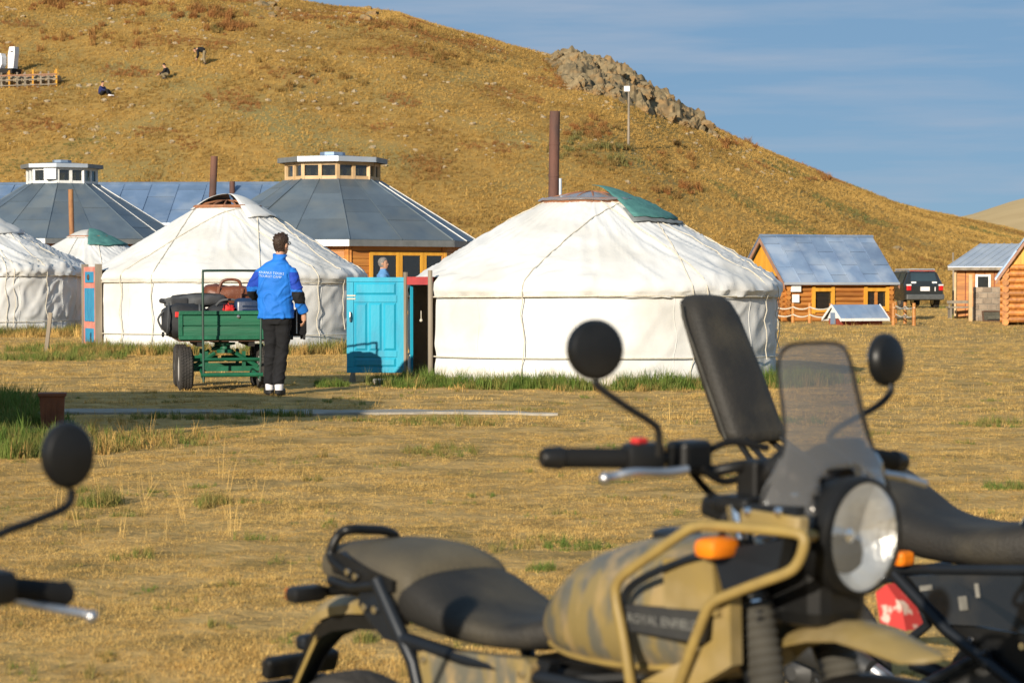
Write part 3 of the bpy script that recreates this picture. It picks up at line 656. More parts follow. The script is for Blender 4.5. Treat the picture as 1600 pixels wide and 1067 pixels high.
m = MB(); c = dpt(.24, 1.42 * .56, .08); m.ball(c, .02); m.tube([c, c + Vector((0, 0, .12))], .005, 5); m.build('padlock', 'rope', ga, True)
# stone slab step
m = MB(); m.box((-1.42, 28.6, .02), (.62, .5, .07), rz=.15, bev=.02); tag(m.build('door_slab', 'concrete'), 'flat grey concrete slab before the open blue door', 'slab')

# --- the ger with the pink door
gb, on, rrope, _ = ger('canvas_ger', 'white canvas ger with closed pink and blue door behind the loaded cart', -5.36, 43.0, 2.57, 1.27, 1.42, 2.66, .62, R(-65), .47, 1.56, 'canvas', 2, .34, .9, .04)
for a, b, h in ((-60, -24, .1), (30, -40, .2), (-10, 45, .3), (62, 20, .1), (75, 60, .4), (110, 85, .3), (-120, -100, .2)): rrope(R(a), R(b), .66, h, .009)
crown_cover('crown_flap', 'canvas', gb, on, .62, 2.66, R(28), R(172), .98, .04, .24)
crown_cover('crown_flap', 'canvas_old', gb, on, .62, 2.66, R(-180), R(-62), .70, .03, .24)
pipe(gb, -.35, .35, 2.6, 3.66, .068, 'rust_pipe', (.05, 0))
phd = R(-65)
Tn = Matrix.Translation(Vector((math.sin(phd), -math.cos(phd), 0)) * 2.61) @ Matrix.Rotation(phd, 4, 'Z')
def tb(name, mat, c, d, par, bev=.004): m = MB(); m.M = Tn; m.box(c, d, bev=bev); return m.build(name, mat, par)
for sx in (-.49, .49): tb('door_jamb', 'grey_wood', (sx, -.01, .80), (.06, .12, 1.6), gb)
db = tb('door', 'pink_paint', (0, -.02, .82), (.90, .05, 1.46), gb)
for z0, z1 in ((.17, .42), (.55, 1.16), (1.26, 1.46)):
    if z0 == .55:
        for k in range(3): tb('panel', 'panel_blue', (-.24 + .24 * k, -.05, (z0 + z1) / 2), (.17, .03, z1 - z0), db)
    else: tb('panel', 'panel_blue', (0, -.05, (z0 + z1) / 2), (.56, .03, z1 - z0), db)
m = MB(); m.M = Tn; m.ball((0, -.075, 1.36), .055, 8, (1, .4, 1)); m.build('knocker', 'rust_pipe', db, True)
# --- the ger cut by the picture's left edge
gc, on, rrope, _ = ger('canvas_ger', 'white canvas ger with crumpled sides and two lashed rope seams, beside a leaning post', -13.3, 56.0, 2.75, 1.42, 1.60, 2.80, .62, R(160), .45, 1.45, 'canvas', 3, .35, 1.9, .06)
for a, b, h in ((10, 22, .05), (24, 34, .1), (40, 30, .1), (70, 52, .3), (80, 75, .4), (-30, -10, .2)): rrope(R(a), R(b), .66, h, .009)
crown_cover('crown_flap', 'canvas', gc, on, .62, 2.80, R(-30), R(150), 1.3, .04, .2)
# --- small ger behind
gd, on, rrope, _ = ger('canvas_ger', 'white canvas ger with green crown flap half hidden between two larger gers', -12.25, 66.0, 2.4, 1.3, 1.45, 2.55, .6, R(170), .4, 1.4, 'canvas', 4, .35)
for a, b, h in ((-20, -10, .2), (30, 20, .2)): rrope(R(a), R(b), .66, h, .009)
crown_cover('crown_flap', 'green_cloth', gd, on, .6, 2.55, R(8), R(110), 1.1, .05, .24)
crown_cover('crown_film', 'canvas_old', gd, on, .6, 2.55, R(-150), R(8), .66, .03, .2)
pipe(gd, -.52, .1, 2.5, 3.95, .075, 'rust_orange', (-.03, 0))

# ================================================================== round timber halls
def hall(name, label, cx, cy, Rr, ze, zl, rl, zl2, ztop, rot, wood, sheet, seed, win=None, group='round timber halls', frame='pale_wood'):
    root = empty(name, (cx, cy, 0), 0, label, 'hall', group); n = 8
    V = lambda r, k, z: Vector((r * math.sin(rot + 2 * math.pi * k / n), -r * math.cos(rot + 2 * math.pi * k / n), z))
    rw = Rr - .35; rnd = random.Random(seed)
    # walls: boards, one per course and face
    for k in range(n):
        a, b = V(rw, k, 0), V(rw, k + 1, 0); mid = (a + b) / 2; ln = (b - a).length; ang = math.atan2((b - a).y, (b - a).x)
        wf = mid.y < 0
        wall = MB().box((mid.x, mid.y, (ze - .1) / 2), (ln, .08, ze - .1), rz=ang).build('wall', wood, root)
        nb = 12
        if wf:
            nrm = Vector((math.sin(ang), -math.cos(ang), 0))
            wins = win if (win and k == 0) else []
            for c in range(nb):
                z0, z1 = (ze - .1) * c / nb, (ze - .1) * (c + 1) / nb
                cuts = [(-ln / 2 + .07, ln / 2 - .07)]
                for (w0, w1, q0, q1) in wins:
                    if z1 > q0 and z0 < q1: cuts = [s for (u, v) in cuts for s in ((u, min(v, w0)), (max(u, w1), v)) if s[1] - s[0] > .03]
                for u, v in cuts:
                    p = mid + Vector((math.cos(ang), math.sin(ang), 0)) * ((u + v) / 2) + nrm * .052
                    MB().box((p.x, p.y, (z0 + z1) / 2), (v - u, .025 + .006 * rnd.random(), z1 - z0 - .012), rz=ang, bev=.006).build('board', wood, wall)
            for q in (a, b): MB().box((q.x, q.y, (ze - .1) / 2 - .005), (.16, .16, ze - .12), rz=ang + .39).build('corner_post', 'honey_wood', root)
            for (w0, w1, q0, q1) in wins:
                p = mid + Vector((math.cos(ang), math.sin(ang), 0)) * ((w0 + w1) / 2) + nrm * .045; d = nrm * .02
                wn_ = MB().box((*(p + d * 0).xy, (q0 + q1) / 2), (w1 - w0, .02, q1 - q0), rz=ang).build('window', 'black_hole', root)
                g = MB().box((*(p + d).xy, (q0 + q1) / 2), (w1 - w0, .006, q1 - q0), rz=ang).build('pane', 'window_glass', wn_)
                for s in (-1, 1):
                    pp = p + Vector((math.cos(ang), math.sin(ang), 0)) * s * (w1 - w0) / 2 + d * 1.4
                    MB().box((*pp.xy, (q0 + q1) / 2), (.09, .05, q1 - q0 + .09), rz=ang).build('window_frame', 'yellow_wood', wn_)
                for z in (q0, q1): MB().box((*(p + d * 1.4).xy, z), (w1 - w0 - .09, .045, .09), rz=ang).build('window_frame', 'yellow_wood', wn_)
    # roof: sheet panels on every face, with standing seams and hips
    for k in range(n):
        a, b, c, d = V(Rr, k, ze), V(Rr, k + 1, ze), V(rl, k + 1, zl), V(rl, k, zl)
        nrm = (b - a).cross(d - a).normalized()
        for col in range(2):
            cuts = sorted([0, 1] + [(i + .5 * col + rnd.uniform(-.04, .04)) / 4.6 for i in range(1, 5)]); cuts = [t for t in cuts if t <= 1]
            for t0, t1 in zip(cuts, cuts[1:]):
                u0, u1 = col / 2, (col + 1) / 2; e = .008; o = nrm * rnd.uniform(0, .012)
                q = [a.lerp(d, t).lerp(b.lerp(c, t), u) for t, u in ((t0, u0), (t0, u1), (t1, u1), (t1, u0))]; cc = sum(q, Vector()) / 4
                q = [p.lerp(cc, e) + o for p in q]
                MB().prism(q, -nrm * .02).build('roof_panel', sheet, root)
        MB().tube([a + nrm * .01, d + nrm * .01], .022, 4).build('hip', 'white_trim' if k == 2 else sheet, root)
        s0, s1 = (a + b) / 2 + nrm * .012, (c + d) / 2 + nrm * .012; MB().tube([s0, s1], .014, 4).build('seam', 'white_trim' if k == 1 else sheet, root)
        ang = math.atan2((b - a).y, (b - a).x); mid = (a + b) / 2
        MB().box((mid.x, mid.y, ze - .085), ((b - a).length, .05, .16), rz=ang).build('fascia', 'white_trim' if k == 7 else 'grey_fascia', root)
    m = MB(); m.loft([[V(Rr - .03, k, ze - .1) for k in range(n)], [V(rl - .02, k, zl - .05) for k in range(n)]], cap=True).build('roof_deck', 'dark_wood', root)
    # lantern
    lan = MB(); lan.loft([[V(rl * .96, k, zl - .02) for k in range(n)], [V(rl * .96, k, zl + .06) for k in range(n)]]); lan = lan.build('lantern', frame, root)
    for k in range(n):
        a, b = V(rl * .94, k, 0), V(rl * .94, k + 1, 0)
        for t in (0, .5):
            p = a.lerp(b, t); MB().box((p.x, p.y, (zl + zl2) / 2), (.09, .09, zl2 - zl), rz=math.atan2((b - a).y, (b - a).x)).build('post', frame, lan)
            q0, q1 = a.lerp(b, t), a.lerp(b, t + .5); q = (q0 + q1) / 2
            MB().box((q.x * .985, q.y * .985, (zl + zl2) / 2), ((q1 - q0).length - .1, .015, zl2 - zl - .1), rz=math.atan2((b - a).y, (b - a).x)).build('pane', 'window_glass', lan)
        p = (a + b) / 2
        for z in (zl + .05, zl2 - .04): MB().box((p.x, p.y, z), ((b - a).length, .07, .09), rz=math.atan2((b - a).y, (b - a).x)).build('rail', frame, lan)
        o = V(rl * 1.12, k, zl2 + .0), V(rl * 1.12, k + 1, zl2 + .0); ap = Vector((0, 0, ztop)); i0, i1 = V(rl * .25, k, lerp(zl2 + .12, ztop, .75)), V(rl * .25, k + 1, lerp(zl2 + .12, ztop, .75))
        up = Vector((0, 0, .12)); MB().prism([o[0] + up, o[1] + up, i1, i0], (0, 0, -.03)).build('cap_panel', sheet if k != 1 else 'white_trim', lan)
        mid = (o[0] + o[1]) / 2; MB().box((mid.x, mid.y, zl2 + .06), ((o[1] - o[0]).length, .04, .13), rz=math.atan2((b - a).y, (b - a).x)).build('cap_fascia', 'zinc_pale' if k in (7, 0) else 'grey_fascia', lan)
    MB().loft([[V(rl * .26, k, lerp(zl2 + .12, ztop, .75) - .03) for k in range(n)], [V(rl * .26, k, lerp(zl2 + .12, ztop, .75) + .08) for k in range(n)], [V(.04, k, ztop + .06) for k in range(n)]]).build('cap_top', 'zinc_blue', lan)
    return root
hall('round_hall', 'round timber hall with dark sheet roof, wood framed lantern and honey board walls', -4.72, 60.0, 3.92, 2.32, 3.92, 1.28, 4.38, 4.62, R(10.5), 'honey_wood', 'zinc_sheet', 3,
     win=[(-.75, .02, .5, 1.98), (.10, .72, .5, 1.98), (.80, 1.4, .5, 1.98)])
hall('round_hall', 'round timber hall with dark sheet roof and white framed lantern, partly behind the gers', -15.2, 77.0, 4.25, 2.66, 4.55, 1.22, 5.08, 5.32, R(4), 'honey_wood', 'zinc_sheet', 5, frame='white_trim')
m = MB(); m.box((-15.35, 75.72, 4.86), (.40, .03, .36), rz=.05); tag(m.build('hall_board', 'white_paint'), 'small white board hung on the white framed lantern', 'board')

# ================================================================== gabled buildings
def sheet_roof(root, L, rise, run, zr, mat, cols, over, seed, side=-1, trim='zinc_pale', thick=.03):
    """sheet panels of one roof slope: ridge along local X at (y 0, z zr); side -1 = towards the camera"""
    rnd = random.Random(seed); n = Vector((0, side * rise, run)).normalized(); w = (L + 2 * over) / cols
    for i in range(cols):
        x0 = -L / 2 - over + w * i
        cuts = sorted([0, 1] + [min(.94, max(.06, (j + (.62 if i % 2 else .28) + rnd.uniform(-.05, .05)) / 2.)) for j in range(2)])
        for t0, t1 in zip(cuts, cuts[1:]):
            if t1 - t0 < .04: continue
            e = .008; A = lambda x, t: Vector((x, side * run * t, zr - rise * t)); o = n * rnd.uniform(0, .014)
            q = [A(x0 + e, t0 + .004) + o, A(x0 + w - e, t0 + .004) + o, A(x0 + w - e, t1 - .004) + o, A(x0 + e, t1 - .004) + o]
            MB().prism(q, -n * thick).build('roof_panel', mat, root)
        MB().tube([Vector((x0, 0, zr)) + n * .02, Vector((x0, side * run, zr - rise)) + n * .02], .016, 4).build('seam', mat, root)
    MB().box((0, side * run, zr - rise - .02), (L + 2 * over, .05, .08)).build('eave_trim', trim, root)
def log_cabin(name, label, loc, rz, L, Dp, ze, zr, seed, wins, over=.22, roofmat='zinc_light', cols=7, doorx=None):
    root = empty(name, loc, rz, label, 'cabin'); rnd = random.Random(seed)
    h, dd = L / 2, Dp / 2; nl = 9; r = ze / nl / 2 * 1.04
    me_log = {}
    def log(a, b, z, parent):
        m = MB(); m.tube([a, b], r * rnd.uniform(.96, 1.04), 10); return m.build('log', ['log_wood'], parent, True, 50)
    fw = MB().box((0, -dd + r * .6, ze / 2), (L - .1, r * .5, ze)).build('front_wall', 'dark_wood', root)
    bw = MB().box((0, dd - r * .6, ze / 2), (L - .1, r * .5, ze)).build('back_wall', 'log_wood', root)
    for c in range(nl):
        z = (c + .5) * ze / nl; e = .16
        cuts = [(-h - e, h + e)]
        for (w0, w1, q0, q1) in wins:
            if z + r * .6 > q0 and z - r * .6 < q1: cuts = [s for (u, v) in cuts for s in ((u, min(v, w0)), (max(u, w1), v)) if s[1] - s[0] > .05]
        for u, v in cuts: log((u, -dd, z), (v, -dd, z), z, fw)
        log((-h - e, dd, z), (h + e, dd, z), z, bw)
        e2 = e if c < nl - 1 else -.05
        for s in (-1, 1): log((s * h, -dd - e2, z + ze / nl / 2 - .02), (s * h, dd + e2, z + ze / nl / 2 - .02), z, root)
    for (w0, w1, q0, q1) in wins:
        w = MB().box(((w0 + w1) / 2, -dd + .02, (q0 + q1) / 2), (w1 - w0, .02, q1 - q0)).build('window', 'black_hole', root)
        MB().box(((w0 + w1) / 2, -dd - .03, (q0 + q1) / 2), (w1 - w0, .008, q1 - q0)).build('pane', 'window_glass', w)
        for x in (w0, w1): MB().box((x, -dd - .09, (q0 + q1) / 2), (.11, .08, q1 - q0 + .2)).build('window_frame', 'yellow_wood', w)
        for z in (q0, q1): MB().box(((w0 + w1) / 2, -dd - .088, z), (w1 - w0 - .11, .075, .11)).build('window_frame', 'yellow_wood', w)
    # gables of upright boards
    rise = zr - ze
    for s in (-1, 1):
        gb_ = MB().prism([(s * (h + .02), -dd, ze), (s * (h + .02), dd, ze), (s * (h + .02), 0, zr - .03)], (-s * .05, 0, 0)).build('gable', 'yellow_wood', root)
        nb = 12
        for i in range(nb):
            y0 = -dd + Dp * i / nb + .006; y1 = -dd + Dp * (i + 1) / nb - .006
            z0, z1 = ze + rise * (1 - abs(y0) / dd) - .04, ze + rise * (1 - abs(y1) / dd) - .04
            MB().prism([(s * (h + .025), y0, ze - .06), (s * (h + .025), y1, ze - .06), (s * (h + .025), y1, max(ze, z1)), (s * (h + .025), y0, max(ze, z0))], (s * .02, 0, 0)).build('board', 'yellow_wood', gb_)
    run = dd + .28; rs = rise * run / dd
    for sd_ in (-1, 1): sheet_roof(root, L, rs, run, zr + .06, roofmat, cols, over, seed + sd_, sd_)
    MB().tube([(-h - over, 0, zr + .085), (h + over, 0, zr + .085)], .05, 6).build('ridge_cap', 'zinc_blue', root, True)
    for s in (-1, 1):
        for q in (-1, 1):
            a, b = Vector((s * (h + over - .02), 0, zr)), Vector((s * (h + over - .02), q * run, zr - rs)); d = (b - a)
            MB().prism([a, b, b - Vector((0, 0, .13)), a - Vector((0, 0, .13))], (s * .03, 0, 0)).build('bargeboard', 'bargeboard', root)
    return root
cb = log_cabin('log_cabin', 'honey log cabin with bluish sheet roof, yellow gable and two yellow framed windows', (9.98, 74.6, 0), R(21), 3.75, 2.9, 1.42, 2.68, 3, [(-.95, -.25, .35, 1.02), (.95, 1.75, .42, 1.02)])
m = MB().box((-1.62, -1.60, 1.10), (.34, .1, .30), bev=.01).build('meter_box', 'white_paint', cb); MB().box((-1.62, -1.60, .74), (.24, .06, .26), bev=.01).build('notice', 'white_paint', cb)
MB().box((-2.0, -.6, .72), (.05, .8, 1.44)).build('door', 'dark_wood', cb)
MB().box((1.35, -1.51, .72), (.09, .05, .62)).build('window_post', 'honey_wood', cb)
# cabin cut by the right edge
rc = log_cabin('log_cabin', 'orange log cabin with yellow gable standing beside a rough block wall', (16.25, 68.5, 0), R(76), 4.0, 2.6, 1.72, 3.55, 8, [(.2, .9, .6, 1.3)])
m = MB(); m.box((-2.12, -.35, .95), (.06, .6, .8)); rw_ = m.build('window', 'black_hole', rc)
MB().box((-2.10, -.35, .95), (.05, .8, 1.0)).build('window_frame', 'yellow_wood', rw_)
m = MB(); m.tube([(-1.2, .25, 3.0), (-1.2, .25, 3.95)], .05, 10); m.build('stovepipe', 'rust_pipe', rc, True)
# shed behind the block wall
sh_ = empty('metal_roof_shed', (17.1, 80.0, 0), R(-11), 'low reddish shed with pale ribbed metal roof behind the block wall', 'shed')
MB().box((0, 0, .86), (2.9, 2.2, 1.72)).build('wall', 'red_hut', sh_)
for i in range(9): MB().box((-1.305 + .326 * i, -1.12, .86), (.30, .03, 1.70), bev=.008).build('board', 'log_wood', sh_)
for x in (-.55, .35):
    w = MB().box((x, -1.14, 1.2), (.5, .03, .62)).build('window', 'black_hole', sh_)
    MB().box((x, -1.16, 1.2), (.40, .008, .52)).build('pane', 'window_glass', w)
    for s in (-1, 1): MB().box((x + s * .22, -1.17, 1.2), (.08, .03, .66)).build('window_frame', 'white_trim', w); MB().box((x, -1.168, 1.2 + s * .29), (.38, .03, .07)).build('window_frame', 'white_trim', w)
for i in range(13):
    x0 = -1.75 + i * .27; q = [Vector((x0, -1.45, 1.80)), Vector((x0 + .265, -1.45, 1.80)), Vector((x0 + .265 + 1.15, .9, 2.62)), Vector((x0 + 1.15, .9, 2.62))]
    MB().prism(q, (0, 0, -.03)).build('roof_sheet', 'zinc_pale', sh_); MB().tube([q[0] + Vector((0, 0, .01)), q[3] + Vector((0, 0, .01))], .022, 4).build('rib', 'zinc_pale', sh_)
MB().box((-.1, -1.42, 1.72), (3.3, .06, .10)).build('fascia', 'grey_wood', sh_); MB().box((-1.5, -1.2, .86), (.07, .07, 1.72)).build('post', 'pale_wood', sh_)
# block wall, leaning pane, posts
bw_ = empty('block_wall', P(1521, 500, 73.5) * 1.0, R(4), 'rough grey concrete block wall between shed and orange cabin', 'wall'); bw_.location.z = 0
for c in range(6):
    for i in range(4):
        o = .0 if c % 2 else -.145
        x0 = max(0, i * .29 + o); x1 = min(1.08, (i + 1) * .29 + o)
        if x1 - x0 > .06: MB().box(((x0 + x1) / 2, .006 * math.sin(i * 3 + c * 2), .09 + c * .185), (x1 - x0 - .014, .18, .17), bev=.012).build('block', 'block', bw_)
MB().box((.54, .0, .55), (1.06, .13, 1.09)).build('mortar', 'concrete', bw_)
m = MB(); p = P(1516, 497, 73.0); m.box((p.x, p.y, .75), (.11, .09, 1.5)); tag(m.build('timber_post', 'pale_wood'), 'upright pale timber post at the end of the block wall', 'post')
m = MB(); p = P(1550, 497, 72.6)
q0 = empty('old_window_frame', (p.x, p.y - .05, 0), R(5), 'old dark window frame leaning against the block wall', 'frame')
for c, d in (((-.29, 0, .18), (.04, .04, .36)), ((.29, 0, .18), (.04, .04, .36)), ((0, .0, .02), (.54, .04, .04)), ((0, 0, .35), (.54, .04, .04))): MB().box(c, d, rx=0).build('frame_bar', 'dark_wood', q0)
MB().box((0, .012, .185), (.54, .006, .29)).build('pane', 'window_glass', q0)
q0.rotation_euler = (R(-18), 0, R(5))
p = P(1490, 480, 84)
pt = empty('utility_pole', (p.x, p.y, 0), 0, 'thin pole, dark below and grey above, between car and shed', 'pole')
MB().tube([(0, 0, 0), (0, 0, .95)], .055, 8).build('pole_base', 'soot', pt, True); MB().tube([(0, 0, .95), (-.03, 0, 2.35)], .035, 8).build('pole_shaft', 'grey_wood', pt, True)
bn = empty('plank_bench', P(1501, 489, 78.), R(8), 'low weathered plank bench beside the thin pole', 'bench'); bn.location.z = 0
MB().box((0, 0, .40), (.95, .3, .05)).build('seat', 'grey_wood', bn); MB().box((.0, .1, .58), (.9, .05, .10)).build('backrest', 'grey_wood', bn)
for x in (-.38, .38): MB().box((x, 0, .1875), (.07, .25, .375)).build('leg', 'grey_wood', bn)
for x in (-.36, .36): MB().box((x, .135, .32), (.05, .02, .62)).build('upright', 'grey_wood', bn)
# small hut (low gabled cover)
hu = empty('low_hut', (10.15, 67.2, 0), R(24), 'low dark red hut with grey sheet roof and white trim', 'hut')
MB().box((0, 0, .11), (1.5, .55, .22)).build('wall', 'red_hut', hu)
for s in (-1, 1):
    n_ = Vector((0, s * .36, .5)).normalized()
    for i in range(3):
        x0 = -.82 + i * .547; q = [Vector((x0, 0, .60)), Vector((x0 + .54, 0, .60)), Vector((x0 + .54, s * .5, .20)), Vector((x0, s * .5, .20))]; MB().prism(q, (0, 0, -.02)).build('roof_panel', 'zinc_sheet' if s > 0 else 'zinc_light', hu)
    MB().box((0, s * .51, .165), (1.64, .03, .08)).build('eave_trim', 'white_trim', hu)
    for q in (-1, 1):
        a, b = Vector((q * .83, 0, .62)), Vector((q * .83, s * .52, .20)); MB().prism([a, b, b - Vector((0, 0, .09)), a - Vector((0, 0, .09))], (q * .02, 0, 0)).build('verge_trim', 'white_trim', hu)
for q in (-1, 1): MB().prism([(q * .76, -.3, .2), (q * .76, .3, .2), (q * .76, 0, .55)], (q * .03, 0, 0)).build('gable', 'white_trim', hu)
MB().box((-.785, 0, .2), (.02, .26, .34)).build('hatch', 'zinc_light', hu)
# rope fence
def fence(posts, label, hh, sag=.07, two=True):
    base = GP(*posts[0]); base.z = 0; root = empty('rope_fence', base, 0, label, 'fence', 'rope fences by the log cabin')
    pts = [GP(*q) - base for q in posts]
    for p in pts: MB().tube([(p.x, p.y, -.05), (p.x, p.y, hh)], .055, 8, rs=[.06, .05]).build('post', 'honey_wood', root, True)
    for a, b in zip(pts, pts[1:]):
        for z in (hh * .8, hh * .42): MB().tube([(lerp(a.x, b.x, t), lerp(a.y, b.y, t) - .05, z - sag * 4 * t * (1 - t)) for t in [i / 10 for i in range(11)]], .022, 5).build('rope', 'rope', root, True)
    return root
fence([(1184, 504), (1211, 504), (1239, 504.5), (1265, 505), (1298, 506)], 'honey post and rope fence before the cabin front', .62)
fence([(1396, 509), (1414, 506), (1428, 509), (1399, 505)], 'post and rope fence corner between low hut and parked car', .66)
# long building behind the left hall
lb = empty('long_building', (-16.2, 92.0, 0), R(-3), 'long building with blue grey sheet roof behind the white lantern hall', 'building')
MB().box((0, 0, 1.75), (16.4, 4.6, 3.5)).build('wall', 'honey_wood', lb)
for s in (-1, 1): sheet_roof(lb, 16.4, 1.65, 2.7, 5.2, 'zinc_blue', 15, .2, 9 + s, s)
MB().tube([(-8.4, 0, 5.23), (8.4, 0, 5.23)], .06, 6).build('ridge_cap', 'zinc_blue', lb, True)
for s in (-1, 1): MB().prism([(s * 8.2, -2.3, 3.5), (s * 8.2, 2.3, 3.5), (s * 8.2, 0, 5.1)], (-s * .06, 0, 0)).build('gable', 'honey_wood', lb)
MB().tube([(5.05, -.6, 4.6), (5.05, -.6, 5.28)], .11, 10).build('stovepipe', 'rust_pipe', lb, True)
# unseen shelter added at the left, sized to throw a shadow before the cart
os_ = empty('shadow_shelter', (-8.2, 15.55, 0), 0, 'open octagonal shelter added beyond the left edge to shade the grass', 'shelter')
V = lambda r, k, z: Vector((r * math.sin(R(22.5 + 45 * k)), -r * math.cos(R(22.5 + 45 * k)), z))
for k in range(8):
    MB().prism([V(3.75, k, 2.55), V(3.75, k + 1, 2.55), V(.3, k + 1, 2.95), V(.3, k, 2.95)], (0, 0, -.04)).build('roof_panel', 'zinc_sheet', os_)
    p = V(3.3, k, 0); MB().tube([(p.x, p.y, -.1), (p.x, p.y, 2.52)], .055, 8).build('post', 'honey_wood', os_, True)
    MB().tube([V(3.3, k, 2.48), V(3.3, k + 1, 2.48)], .06, 6).build('beam', 'honey_wood', os_); MB().tube([V(3.3, k, 2.5), V(.1, k, 2.88)], .05, 6).build('rafter', 'honey_wood', os_)
# ================================================================== people
pm('skin', (.50, .27, .17), (.44, .23, .14), scale=8, rough=.6); pm('hair_brown', (.045, .025, .014), (.03, .016, .01), scale=30, rough=.6, bump=.6, bscale=60); pm('hair_grey', (.22, .20, .18), (.14, .13, .12), scale=30, rough=.7)
pm('jacket_blue', (.012, .17, .62), (.01, .14, .53), scale=5, rough=.75, bump=.25, bscale=16); pm('jacket_dark', (.010, .055, .42), (.008, .045, .34), scale=5, rough=.75, bump=.25, bscale=16); pm('cloth_black', (.009, .009, .011), (.006, .006, .007), scale=6, rough=.9, bump=.3, bscale=14)
pm('sock_white', (.70, .68, .70), (.6, .58, .6), scale=9, rough=.9); pm('sole', (.02, .02, .02), rough=.7); pm('shirt_blue', (.10, .26, .50), (.08, .21, .42), scale=6, rough=.85, bump=.2); pm('navy', (.012, .02, .11), (.01, .015, .08), scale=5, rough=.8)
pm('khaki_cloth', (.24, .19, .11), (.18, .14, .08), scale=5, rough=.85); pm('print_white', (.55, .68, .85), (.42, .56, .78), scale=40, rough=.8); pm('spectacles', (.03, .025, .02), rough=.3)
def ell(c, hw, hd, z, n=20, p=2.3):
    o = []
    for j in range(n):
        t = 2 * math.pi * j / n; cc, ss = math.cos(t), math.sin(t)
        o.append((c[0] + hw * math.copysign(abs(cc) ** (2 / p), cc), c[1] + hd * math.copysign(abs(ss) ** (2 / p), ss), z))
    return o
def limb(m, pts, rs, n=12): m.tube(smoothpath(pts, 4), 1, n, rs=[r for i in range(len(rs) - 1) for r in [lerp(rs[i], rs[i + 1], k / 4) for k in range(4)]] + [rs[-1]])
def hand(m, w, fwd, palm, side, s=1.):
    """palm, four curled fingers and a thumb from wrist point w; fwd = along the hand, side = towards the thumb"""
    w, fwd, palm, side = Vector(w), Vector(fwd).normalized(), Vector(palm).normalized(), Vector(side).normalized()
    limb(m, [w, w + fwd * .045 * s, w + fwd * .09 * s], [.024 * s, .034 * s, .030 * s])
    for i in range(4):
        b = w + fwd * (.085 - .006 * abs(i - 1.2)) * s + side * (.027 - .018 * i) * s; l = (.075, .083, .078, .060)[i] * s
        limb(m, [b, b + fwd * l * .45 + palm * .006 * s, b + fwd * l * .8 + palm * .03 * s, b + fwd * l * .85 + palm * .052 * s], [.010 * s, .0095 * s, .009 * s, .008 * s], 8)
    b = w + fwd * .03 * s + side * .026 * s; limb(m, [b, b + side * .025 * s + fwd * .025 * s, b + side * .028 * s + fwd * .06 * s + palm * .012 * s], [.013 * s, .011 * s, .009 * s], 8)
def head(m, c, s, face):
    """head about centre c with nose, chin, ears; face = horizontal facing direction"""
    c, f = Vector(c), Vector(face).normalized(); sd = Vector((-f.y, f.x, 0)); U = Vector((0, 0, 1))
    rings = []
    for z, w, df, db in ((-.118, .035, .070, -.01), (-.10, .050, .085, .015), (-.06, .064, .088, .045), (-.01, .073, .09, .085), (.04, .077, .088, .10), (.08, .070, .075, .088), (.108, .048, .05, .06), (.12, .015, .018, .02)):
        ring_ = []
        for j in range(16):
            t = 2 * math.pi * j / 16; a, b = math.cos(t), math.sin(t); ring_.append(c + (f * (a * (df if a > 0 else db)) + sd * b * w + U * z) * s)
        rings.append(ring_)
    m.loft(rings)
    m.ball(c + (f * .097 - U * .02) * s, .017 * s, 6, (1, 1, 1.5))
    for q in (-1, 1): m.ball(c + (sd * q * .077 - U * .01 + f * .0) * s, .026 * s, 6, (.7, .7, 1.25))
    m.tube([c - (U * .07 + f * .015) * s, c - (U * .17 + f * .025) * s], .052 * s, 12)
def eyes(root, c, s, face):
    c, f = Vector(c), Vector(face).normalized(); sd = Vector((-f.y, f.x, 0))
    for q in (-1, 1): MB().ball(c + (f * .082 + sd * q * .032 + Vector((0, 0, .002))) * s, .011 * s, 6).build('eye', 'soot', root, True)
    MB().box(c + (f * .088 - Vector((0, 0, .066))) * s, (.012 * s, .045 * s, .008 * s), rz=math.atan2(f.y, f.x)).build('mouth', 'pink_paint', root)
pw = empty('person', (-2.66, 25.7, 0), 0, 'person in bright blue jacket and black trousers standing behind the loaded cart', 'person')
hc = Vector((.055, .03, 1.70)); fc = Vector((.62, .78, 0))
m = MB(); head(m, hc, .96, fc)
m.loft([ell((0, 0), .12, .09, 1.0), ell((0, 0), .15, .10, 1.2), ell((-.01, 0), .17, .10, 1.38), ell((.0, 0), .12, .08, 1.46), ell((.03, 0), .05, .05, 1.54)])
limb(m, [(-.17, 0, 1.40), (-.27, .08, 1.20), (-.23, .34, 1.10)], [.055, .042, .03]); limb(m, [(.17, 0, 1.40), (.25, -.03, 1.13), (.305, .03, .92)], [.055, .042, .03])
for x, y, q in ((-.055, .06, -.085), (.06, -.03, .03)): limb(m, [(x, 0, 1.02), (lerp(x, q, .5), .02, .55), (q, y, .06)], [.095, .06, .042])
m.loft([ell((0, 0), .15, .10, .85), ell((0, 0), .13, .09, 1.1)])
hand(m, (.305, .03, .92), (.05, .1, -1), (-1, .2, 0), (0, 1, .2), .95); hand(m, (-.23, .34, 1.10), (.1, 1, .05), (0, 0, -1), (1, 0, 0), .95)
melt(m, 'body', ['skin'], pw, .008, 2); eyes(pw, hc, .96, fc)
m = MB(); sd_ = Vector((-fc.y, fc.x, 0)).normalized(); fn = fc.normalized(); rings = []
for z, w, df, db in ((-.085, .056, -.03, .072), (-.05, .07, -.012, .094), (-.005, .081, .0, .112), (.04, .086, .07, .118), (.075, .082, .092, .108), (.105, .064, .075, .08), (.128, .03, .03, .04)):
    rings.append([hc + (fn * (math.cos(t) * (df if math.cos(t) > 0 else db)) + sd_ * math.sin(t) * w + Vector((0, 0, z + .006 * math.sin(5 * t)))) * .98 for t in [2 * math.pi * j / 18 for j in range(18)]])
